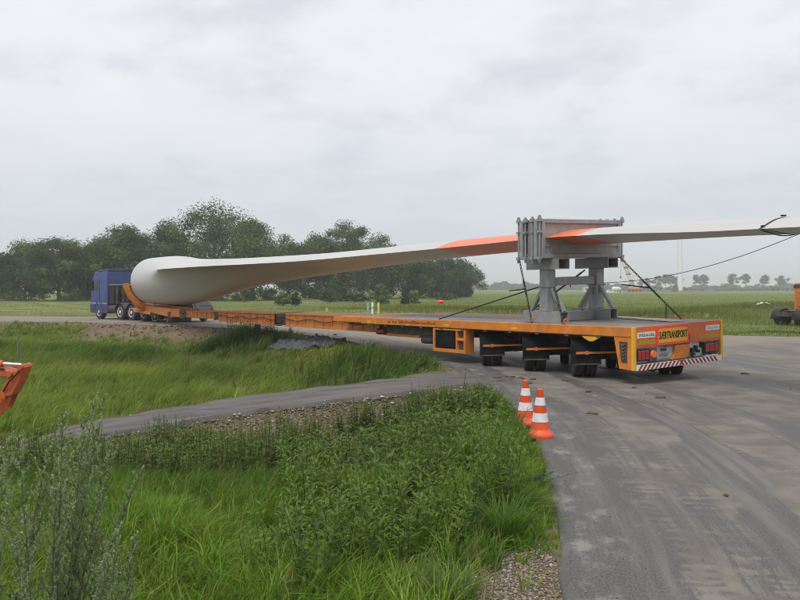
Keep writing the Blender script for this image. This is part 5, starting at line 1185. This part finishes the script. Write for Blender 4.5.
# (4) fields beyond the road
x, y = sample(360000, 30, 330, 1.2, 1); ir, il = region(x, y); dr, _ = dline(x, y, RC)
pth = np.exp(-((y-(84+.03*x))/1.9)**2)*(x < 3)
sand = np.exp(-((y-48.0)/3.8)**4)*sm(20, 22, x)
k = ~ir & ~il & (dr > .5) & (rng.random(len(x)) < 1-.93*pth) & (rng.random(len(x)) < 1-.9*sand) & ((x > -14) | (rng.random(len(x)) < .6)); x, y, dr = x[k], y[k], dr[k]; z = height(x, y); n = len(x)
rough = sm(-12, 2, x); mound = np.zeros(n)
for mx, my, a, b_, hh in MOUNDS: mound = np.maximum(mound, np.exp(-((x-mx)/a/1.2)**2-((y-my)/b_/1.3)**2))
h = (.08+.09*rough+(.16+.34*rough)*np.clip(patchy(x, y, .16, 2.)+rng.normal(0, .25, n), 0, 1.1)+.22*mound*rough)*(.3+.7*sm(0, 5, dr))*(1-.72*sm(.36, .42, x/y)*(y < 49))*(1-.6*sm(60, 170, y)); w = .030*(y/45)*rng.uniform(.6, 1.3, n)
a_ = mixcol(x, y, (.16, .215, .058), (.31, .325, .105), .16, 6.); c = a_*(1-.5*(mound*rough)[:, None]); st = (rng.random(n) < .08)[:, None]; c = np.where(st, np.array((.20, .18, .10))*rng.uniform(.7, 1.2, n)[:, None], c)
short = (1-rough)[:, None]; c = c*(1-.5*short)+np.array((.20, .225, .08))*.5*short
for q_, sg in ((y < 58, 2), (y >= 58, 1)): blades('field_grass', np.stack([x, y, z-.03], 1)[q_], h[q_], w[q_], np.array((.3, 0)), np.full(int(q_.sum()), .3), c[q_], seg=sg)
print('field', n)

# ------------------------------------------------------------------ leafy weeds
def leafset(P, D, Ln, Wn, droop, up=np.array((0, 0, 1.)), lite=False):
    """lanceolate leaves: base P, direction D, 4 cross points bent downwards: 3 quads-ish faces each"""
    n = len(P); D = D/np.linalg.norm(D, axis=1)[:, None]; sd = np.cross(D, up); l = np.linalg.norm(sd, axis=1); sd = np.where(l[:, None] < 1e-3, np.array((1., 0, 0)), sd/np.maximum(l, 1e-6)[:, None])
    nr = np.cross(sd, D); L = Ln[:, None]; Wd = Wn[:, None]/2; dr = droop[:, None]
    c1 = P+D*L*.33+nr*L*.02; c2 = P+D*L*.68-np.array((0, 0, 1.))*L*dr*.35; tp = P+D*L-np.array((0, 0, 1.))*L*dr
    if lite:
        V = np.stack([P, c1-sd*Wd*1.1+nr*Wd*.2, c1+sd*Wd*1.1+nr*Wd*.2, tp], 1).reshape(-1, 3); i = np.arange(n)[:, None]*4
        return V, np.vstack([i+np.array([[0, 2, 1]]), i+np.array([[1, 2, 3]])]), np.zeros((0, 4), int)
    V = np.stack([P, c1-sd*Wd+nr*Wd*.25, c1, c1+sd*Wd+nr*Wd*.25, c2-sd*Wd*.72+nr*Wd*.2, c2, c2+sd*Wd*.72+nr*Wd*.2, tp], 1).reshape(-1, 3)
    i = np.arange(n)[:, None]*8
    T = np.vstack([i+np.array([[0, 2, 1]]), i+np.array([[0, 3, 2]]), i+np.array([[4, 5, 7]]), i+np.array([[5, 6, 7]])]); Q = np.vstack([i+np.array([[1, 2, 5, 4]]), i+np.array([[2, 3, 6, 5]])])
    return V, T, Q
def plant_leaves(nst, H, spread, seed, leafL, leafW, pairs, up=.5, lean=(0, 0), taper=.5):
    """stems with leaf pairs; returns stem paths and leaf arrays"""
    rr = random.Random(seed); st = []; P = []; D = []; Ln = []
    for s in range(nst):
        a = rr.uniform(0, 6.283); r = spread*rr.random()**.5*.35; h = H*rr.uniform(.65, 1.0); tx_ = spread*.6*math.cos(a)*rr.random()+lean[0]*h; ty_ = spread*.6*math.sin(a)*rr.random()+lean[1]*h
        pts = [Vector((r*math.cos(a)+tx_*t**1.4, r*math.sin(a)+ty_*t**1.4, h*t)) for t in np.linspace(0, 1, 6)]; st.append(pts)
        for k in range(pairs):
            t = .12+.88*(k+.5*rr.random())/pairs; q = t*5; i0 = min(4, int(q)); p = pts[i0].lerp(pts[i0+1], q-i0); az = k*1.57+rr.uniform(-.5, .5)+s
            for m_ in (0, math.pi):
                e = up+rr.uniform(-.25, .3)+.5*t; P.append(p); D.append((math.cos(az+m_), math.sin(az+m_), e)); Ln.append(leafL*(1-taper*t)*rr.uniform(.65, 1.15))
    P, D, Ln = np.array([tuple(p) for p in P]), np.array(D), np.array(Ln); Wn = Ln*leafW/leafL
    return st, P, D, Ln, Wn
def weed_thing(name, seed, nst, H, spread, leafL, leafW, pairs, col, tips=None, up=.5, lean=(.1, 0), stem='stem', sr=.006):
    global rng
    rng = np.random.default_rng(seed); st, P, D, Ln, Wn = plant_leaves(nst, H, spread, seed, leafL, leafW, pairs, up, lean); root = empty(name, (0, 0, 0))
    b = MB()
    for pts in st: b.tube(pts, [sr*(1-.13*i) for i in range(6)], 5, cap=False)
    b.build('stem', M[stem], root, smooth=True)
    V, T, Q = leafset(P, D, Ln, Wn, rng.uniform(.05, .5, len(P))); c = np.array(col)*rng.uniform(.7, 1.3, len(P))[:, None]
    if tips is not None: t = np.clip((P[:, 2]/H-.72)/.25, 0, 1)[:, None]; c = c*(1-t)+np.array(tips)*t
    np_mesh('foliage', V, [T, Q], M['leaf'], np.repeat(c, 8, 0), root); return root
protos = [weed_thing('leafy_weed', 500+k, 9, .78, .42, .17, .048, 9, ((.14, .225, .034), (.17, .265, .042), (.115, .19, .034))[k], tips=(.15, .23, .06)) for k in range(3)]
spots = []; rs = random.Random(11)
for i in range(44):
    for _ in range(60):
        yy = rs.uniform(5.9, 10.6); xx = rs.uniform(-1.15, 1.25)
        d0 = dline(np.array([xx]), np.array([yy]), LC)[0][0]
        if inpoly(np.array([xx]), np.array([yy]), LEFTP)[0] and d0 > .22 and not (yy < 6.6 and d0 < .7) and xx > -1.1+.12*(10.6-yy)*0 and all(math.hypot(xx-a, yy-b_) > .26 for a, b_ in spots): spots.append((xx, yy)); break
for i, (xx, yy) in enumerate(spots):
    t = protos[i] if i < 3 else copy_tree(protos[i % 3]); s = rs.uniform(.72, 1.15); t.location = (xx, yy, gz_at(xx, yy)); t.scale = (s, s, s*rs.uniform(.85, 1.1)); t.rotation_euler.z = rs.uniform(0, 6.28)
    tag(t, 'dark green leafy weed in the thicket beside the asphalt edge', 'weed', 'leafy weeds of the roadside thicket')
# a tall single weed against the road at the end of the track, and one hanging over the asphalt
t = weed_thing('tall_weed', 531, 4, 1.15, .2, .12, .03, 13, (.055, .10, .035), lean=(.03, 0)); xx, yy = P2(458, 12.6), 12.6; t.location = (xx, yy, gz_at(xx, yy)); t.scale = (1, 1, .95); tag(t, 'tall upright weed standing out before the end of the track', 'weed')
t = weed_thing('creeping_weed', 532, 6, .5, .25, .10, .05, 8, (.05, .10, .03), lean=(.95, -.15), up=.2); xx, yy = 1.18, 7.9; t.location = (xx, yy, gz_at(xx, yy)+.02); t.scale = (1, 1, .45); tag(t, 'creeping weed hanging over onto the asphalt below the cones', 'weed')
# grass tussocks
def tussock(name, n, H, spread, wd, col, seed, bend=.55):
    global rng
    rng = np.random.default_rng(seed); root = empty(name, (0, 0, 0)); r = spread*.3*rng.random(n)**.5; a = rng.random(n)*6.283; P = np.stack([r*np.cos(a), r*np.sin(a), 0*r], 1)
    h = H*rng.uniform(.55, 1.05, n); az = a+rng.normal(0, .5, n); out = np.stack([np.cos(az), np.sin(az), 0*az], 1)*(bend*rng.uniform(.3, 1.3, n)*h)[:, None]; sd = np.stack([-np.sin(az), np.cos(az), 0*az], 1); w = wd*rng.uniform(.7, 1.2, n)
    rows = []
    for k in range(5):
        t = k/5; c = P+out*t**1.7+np.array((0, 0, 1.))*(h*(t-.32*t**3))[:, None]; f = (1-.18*k)*w/2; rows += [c-sd*f[:, None], c+sd*f[:, None]]
    tip = P+out*1.12+np.array((0, 0, 1.))*(h*.60)[:, None]; V = np.stack(rows+[tip], 1).reshape(-1, 3); i = np.arange(n)[:, None]*11
    Q = np.vstack([i+np.array([[2*k, 2*k+1, 2*k+3, 2*k+2]]) for k in range(4)]); T = i+np.array([[8, 9, 10]]); c = np.array(col)*rng.uniform(.7, 1.3, n)[:, None]
    np_mesh('blade_tuft', V, [Q, T], M['grass'], np.repeat(c, 11, 0), root); return root
t = tussock('grass_tussock', 240, .56, .38, .015, (.10, .18, .035), 61); t.location = (.82, 6.35, gz_at(.82, 6.35)); tag(t, 'bright green arching grass tussock beside the bare gravel at the asphalt edge', 'grass tussock')
t = tussock('grass_tussock', 170, .52, .36, .012, (.12, .165, .06), 62); t.location = (.33, 5.05, gz_at(.33, 5.05)); tag(t, 'pale arching grass tussock at the bottom edge, left of the gravel patch', 'grass tussock')
t = tussock('grass_tussock', 170, .45, .40, .013, (.085, .15, .03), 63); t.location = (1.05, 7.1, gz_at(1.05, 7.1)); tag(t, 'darker grass tussock spilling over the asphalt edge behind the bright one', 'grass tussock')
# mugwort: many slim stems with short upright side shoots set with small grey-green leaves
def mugwort(label, loc, nst, H, spread, seed, lean):
    global rng
    rng = np.random.default_rng(seed); rr = random.Random(seed); root = empty('mugwort', loc, 0, label, 'mugwort plant'); b = MB(); P = []; D = []; Ln = []
    for s in range(nst):
        a = rr.uniform(0, 6.283); h = H*rr.uniform(.68, 1.0); ox_, oy_ = .10*math.cos(a)*rr.random(), .10*math.sin(a)*rr.random(); ex_, ey_ = spread*math.cos(a)*rr.random()**.6+lean*h, spread*math.sin(a)*rr.random()**.6
        pts = [Vector((ox_+ex_*t**1.3, oy_+ey_*t**1.3, h*t)) for t in np.linspace(0, 1, 9)]; b.tube(pts, [.0065*(1-.09*i) for i in range(9)], 5, cap=False)
        n = 30
        for k in range(n):
            t = .25+.75*k/n; q = t*8; i0 = min(7, int(q)); p = pts[i0].lerp(pts[i0+1], q-i0); az = k*2.4+rr.uniform(-.4, .4); ln = (.22*(1-t)**.8+.06)*rr.uniform(.6, 1.2)*(1 if t > .4 else .6)
            dv = Vector((math.cos(az)*.42, math.sin(az)*.42, 1.0)).normalized(); e = p+dv*ln; b.tube([p, p.lerp(e, .5)+Vector((math.cos(az), math.sin(az), 0))*ln*.08, e], [.0028, .002, .001], 3, cap=False)
            m_ = int(15+ln*240)
            for j in range(m_):
                u = (j+.6)/m_; pp = p.lerp(e, u)+Vector((math.cos(az), math.sin(az), 0))*ln*.08*math.sin(math.pi*u); az2 = rr.uniform(0, 6.283); P.append(tuple(pp)); D.append((math.cos(az2)*.6, math.sin(az2)*.6, rr.uniform(.3, 1.2))); Ln.append(rr.uniform(.018, .034)*(1.25-.6*u))
        for k in range(10):
            t = .1+.3*k/10; q = t*8; i0 = min(7, int(q)); p = pts[i0].lerp(pts[i0+1], q-i0)
            for j in range(4): az2 = rr.uniform(0, 6.283); P.append(tuple(p)); D.append((math.cos(az2), math.sin(az2), rr.uniform(-.1, .6))); Ln.append(rr.uniform(.062, .11))
    b.build('stem', M['stemdark'], root, smooth=True); P, D, Ln = np.array(P), np.array(D), np.array(Ln); V, T, Q = leafset(P, D, Ln, Ln*.40, rng.uniform(0, .3, len(P)), lite=True)
    c = np.array((.34, .41, .255))*rng.uniform(.65, 1.3, len(P))[:, None]; lowm = (Ln > .0605)[:, None]; c = np.where(lowm, np.array((.085, .135, .06))*rng.uniform(.7, 1.2, len(P))[:, None], c)
    np_mesh('foliage', V, [T], M['leaf'], np.repeat(c, 4, 0), root); return root
def gl(x, y): return (x, y, gz_at(x, y))
mugwort('big bushy grey-green mugwort in the near corner', gl(-1.95, 4.45), 13, 1.78, .52, 71, .04)
mugwort('slim grey-green mugwort at the very edge beside the big one', gl(-2.5, 4.9), 5, 1.66, .3, 72, .03)
mugwort('small grey-green mugwort standing apart in the bright grass', gl(-1.60, 4.4), 5, 1.25, .18, 73, .12)
# nettle-like weeds filling the ditch: one mass
def weed_mass(name, pts, seed, H, leafL, leafW, cols, lite=True, pairs=7, lean=.08):
    global rng
    rng = np.random.default_rng(seed); tm = [plant_leaves(3, 1.0, .35, seed*10+k, leafL, leafW, pairs, .35, (lean, 0)) for k in range(8)]; VV = []; TT = []; QQ = []; CC = []; off = 0; sv = MB()
    for i, (x, y, hs) in enumerate(pts):
        st, P, D, Ln, Wn = tm[i % 8]; a = rng.random()*6.283; ca, sa = math.cos(a), math.sin(a); Rm = np.array(((ca, -sa, 0), (sa, ca, 0), (0, 0, 1)))
        h = H*hs; Pp = P*np.array((h*.9, h*.9, h)); Pp = Pp@Rm.T+np.array((x, y, gz_at_arr[i])); Dd = D@Rm.T
        V, T, Q = leafset(Pp, Dd, Ln, Wn, rng.uniform(.05, .45, len(P)), lite=lite); c = np.array(cols[rng.integers(0, len(cols))])*rng.uniform(.8, 1.2); c = c*rng.uniform(.75, 1.25, len(P))[:, None]
        VV.append(V); TT.append(T+off); QQ.append(Q+off); CC.append(np.repeat(c, 4 if lite else 8, 0)); off += len(V)
        for p in st: # slim three-sided stem
            q = np.array([tuple(v) for v in (p[0], p[3], p[5])])*np.array((h*.9, h*.9, h))@Rm.T+np.array((x, y, gz_at_arr[i])); sw = np.array((.006, 0, 0)); V = np.stack([q[0]-sw, q[0]+sw, q[1]-sw*.7, q[1]+sw*.7, q[2]-sw*.3, q[2]+sw*.3]); VV.append(V); QQ.append(np.array([[0, 1, 3, 2], [2, 3, 5, 4]])+off); CC.append(np.tile(np.array((.07, .08, .04)), (6, 1))); off += 6
    o = np_mesh(name, np.vstack(VV), [np.vstack(TT), np.vstack(QQ)], M['leaf'], np.vstack(CC)); return tag(o, kind='stuff')
rng = np.random.default_rng(5)
x, y = sample(3600, 10.0, 14.9, 1.22, 2); ir, il = region(x, y); dl, _ = dline(x, y, LC); dt, _ = dline(x, y, TK)
k = il & (dl > .5) & (dt > 2.25+.3*np.sin(x*2.1)) & (y < 14.9) & (rng.random(len(x)) < np.where(y < 10.8, .5, 1)); x, y, dt, dl = x[k], y[k], dt[k], dl[k]; gz_at_arr = height(x, y)
weed_mass('ditch_weeds', list(zip(x, y, (.45+.55*np.clip(patchy(x, y, 1.1, 3.)+rng.normal(0, .15, len(x)), 0, 1))*np.clip((dt-1.0)/1.6, .4, 1)*np.clip(dl/1.5, .5, 1)*(1-.2*(x < -4.0)*(y > 12.5)))), 81, 1.15, .15, .062, ((.10, .165, .034), (.125, .20, .04), (.15, .22, .05), (.165, .175, .055)), pairs=9)
print('weeds', len(x))
x, y = sample(600, 18.5, 26, 1.0, 2); ir, il = region(x, y); dl, _ = dline(x, y, LC); dt, _ = dline(x, y, TK)
k = il & (dl > .5) & (dl < 2.9) & (dt > 1.5) & (rng.random(len(x)) < .8); x, y, dl = x[k], y[k], dl[k]; gz_at_arr = height(x, y)
weed_mass('bank_weeds', list(zip(x, y, rng.uniform(.5, 1., len(x))*np.clip(dl/1.2, .45, 1))), 82, .95, .16, .05, ((.045, .085, .028), (.065, .115, .034), (.08, .125, .044)), pairs=8)
x = rng.normal(-7.3, 1.15, 170); y = 35.6+.25*(x+7.3)*-1+rng.normal(0, .55, 170); gz_at_arr = height(x, y)
weed_mass('bank_weeds', list(zip(x, y, rng.uniform(.7, 1.1, len(x))*np.exp(-((x+7.3)/2.4)**2))), 84, 1.35, .24, .06, ((.04, .085, .024), (.055, .105, .03), (.05, .085, .028)), pairs=9)
x, y = sample(500, 6.0, 10.5, 1.0, 2); ir, il = region(x, y); dl, _ = dline(x, y, LC)
k = il & (dl > .15) & (x > -1.3) & (rng.random(len(x)) < .8); x, y, dl = x[k], y[k], dl[k]; k = ~((y < 6.4) & (dl < .8)); x, y, dl = x[k], y[k], dl[k]; gz_at_arr = height(x, y)
weed_mass('roadside_weeds', list(zip(x, y, rng.uniform(.35, .8, len(x))*np.clip(dl/.8, .4, 1))), 83, .6, .14, .042, ((.135, .225, .034), (.165, .26, .04), (.15, .215, .05)), pairs=8, lite=False)
# brown dock plants in the meadow
for k, (px, Y, h, lab) in enumerate(((186, 29, .75, 'reddish brown dock plant in the meadow nearer the blue truck'), (297, 26, .75, 'reddish brown dock plant in the middle of the meadow'), (238, 24, .45, 'low brown dock plant near the track'))):
    t = weed_thing('dock_plant', 540+k, 6, h, .35, .09, .03, 16, (.13, .062, .030), up=1.0, lean=(.05, 0), stem='rustchassis', sr=.008); xx = P2(px, Y); t.location = gl(xx, Y); t.scale = (1.2, 1.2, 1.05); tag(t, lab, 'dock plant', 'dock plants in the meadow')

# ------------------------------------------------------------------ gravel and stones
def stones(name, x, y, r, cols, seed, m, lift=.3, dz=0.):
    global rng
    rng = np.random.default_rng(seed); n = len(x); z = height(x, y)+r*lift+dz
    base = np.array([(1, 0, 0), (-1, 0, 0), (0, 1, 0), (0, -1, 0), (0, 0, 1), (0, 0, -1), (.6, .6, .35), (-.6, .6, .3), (.6, -.6, .3), (-.6, -.6, .35)], float)
    octf = np.array([(0, 6, 4), (6, 2, 4), (2, 7, 4), (7, 1, 4), (1, 9, 4), (9, 3, 4), (3, 8, 4), (8, 0, 4), (0, 2, 6), (2, 1, 7), (1, 3, 9), (3, 0, 8), (0, 5, 2), (2, 5, 1), (1, 5, 3), (3, 5, 0)])
    sc = r[:, None]*np.stack([rng.uniform(.7, 1.3, n), rng.uniform(.6, 1.1, n), rng.uniform(.45, .8, n)], 1); V = base[None]*sc[:, None, :]*rng.uniform(.8, 1.2, (n, 10, 1)); a = rng.random(n)*6.283; ca, sa = np.cos(a)[:, None], np.sin(a)[:, None]
    V = np.stack([V[..., 0]*ca-V[..., 1]*sa, V[..., 0]*sa+V[..., 1]*ca, V[..., 2]], -1)+np.stack([x, y, z], 1)[:, None, :]; F = (np.arange(n)*10)[:, None, None]+octf[None]
    c = np.array(cols)[rng.integers(0, len(cols), n)]*rng.uniform(.7, 1.2, n)[:, None]; o = np_mesh(name, V.reshape(-1, 3), [F.reshape(-1, 3)], m, np.repeat(c, 10, 0)); return tag(o, kind='stuff')
def stone_mat():
    m = bpy.data.materials.new('stone'); m.use_nodes = True; N = m.node_tree.nodes; a = N.new('ShaderNodeAttribute'); a.attribute_name = 'Col'; m.node_tree.links.new(a.outputs['Color'], N['Principled BSDF'].inputs['Base Color']); N['Principled BSDF'].inputs['Roughness'].default_value = .9; return m
SM = stone_mat(); SC = ((.28, .245, .21), (.21, .165, .13), (.16, .115, .085), (.23, .165, .125), (.19, .10, .07), (.40, .36, .32), (.13, .095, .07), (.17, .12, .09)); rng = np.random.default_rng(9)
x, y = sample(45000, 12.2, 16.6, 1.1, 2); _, dlx = 0, dline(x, y, LC)[0]; dt, _ = dline(x, y, TK); ir, il = region(x, y)
tz = TK[np.argmin(np.hypot(x[:, None]-TK[None, :, 0], y[:, None]-TK[None, :, 1]), 1)]; k = il & (dt > 1.22) & (dt < 2.5) & (y < tz[:, 1]) & (x < .1) & (rng.random(len(x)) < np.clip(1.6-(dt-1.3)*1.1, 0, 1)); x, y = x[k], y[k]
stones('track_gravel', x, y, rng.uniform(.008, .030, len(x))*(1+.6*(rng.random(len(x)) < .05)), SC, 91, SM)
print('gravel', len(x))
x = rng.uniform(.05, 1.15, 11000); y = rng.uniform(4.4, 6.3, 11000); ir, il = region(x, y); dl, _ = dline(x, y, LC); k = il & (dl < .92); x, y = x[k], y[k]
stones('verge_gravel', x, y, rng.uniform(.004, .012, len(x))*(1+1.1*(rng.random(len(x)) < .05)), ((.30, .27, .23), (.25, .21, .17), (.20, .16, .12), (.27, .21, .155), (.22, .12, .09), (.42, .40, .37), (.2, .15, .11)), 92, SM)
x, y = sample(9000, 22, 50, 1.1, 2); ir, il = region(x, y); dl, _ = dline(x, y, LC); k = il & (dl < 2.2) & (rng.random(len(x)) < 1-dl/2.3); x, y = x[k], y[k]
stones('bank_rubble', x, y, rng.uniform(.03, .10, len(x)), ((.25, .22, .18), (.18, .14, .11), (.12, .09, .075), (.22, .17, .13), (.15, .10, .08)), 93, SM)
x, y = sample(500, 15, 18.4, 1.1, 2); dt, _ = dline(x, y, TK); ir, il = region(x, y); k = il & (np.abs(dt-1.27) < .09); x, y = x[k], y[k]
stones('track_edge_stones', x, y, rng.uniform(.02, .05, len(x)), ((.52, .5, .46), (.4, .37, .33)), 94, SM, lift=1.0)

x, y = sample(16000, 4.2, 24, 1.1, 2); ir, il = region(x, y); dl, _ = dline(x, y, LC); k = ir & (rng.random(len(x)) < .08+.75*np.exp(-dl/.35)); x, y = x[k], y[k]
stones('road_grit', x, y, rng.uniform(.003, .009, len(x))*(1+1.5*(rng.random(len(x)) < .03)), ((.22, .20, .17), (.15, .125, .10), (.30, .28, .25), (.10, .085, .07)), 95, SM, dz=.05)
# dead stalks standing out of the green
x, y = sample(5200, 3.2, 46, 1.2, 1); ir, il = region(x, y); dl, _ = dline(x, y, LC); dt, _ = dline(x, y, TK); k = il & (dl > .4) & (dt > 1.8) & ((y < 15) | (y > 18)); x, y = x[k], y[k]; n = len(x)
blades('dry_stalks', np.stack([x, y, height(x, y)-.01], 1), rng.uniform(.35, .85, n)*np.where(y < 8, .62, 1), rng.uniform(.004, .008, n)*(1+.05*y), np.array((.22, .03)), np.full(n, .2), np.array((.30, .235, .125))*rng.uniform(.6, 1.15, n)[:, None])

# ------------------------------------------------------------------ damp summer air
hm = bpy.data.materials.new('haze_air'); hm.use_nodes = True; hn = hm.node_tree; hn.nodes.clear(); ho = hn.nodes.new('ShaderNodeOutputMaterial'); hv = hn.nodes.new('ShaderNodeVolumePrincipled')
hv.inputs['Color'].default_value = (.93, .955, 1, 1); hv.inputs['Density'].default_value = HAZE; hv.inputs['Anisotropy'].default_value = .3; hn.links.new(hv.outputs[0], ho.inputs['Volume'])
b = MB(); b.rng(-3600, 3600, -310, 4600, -3.2, 38); o = b.build('haze', hm); tag(o, kind='stuff')
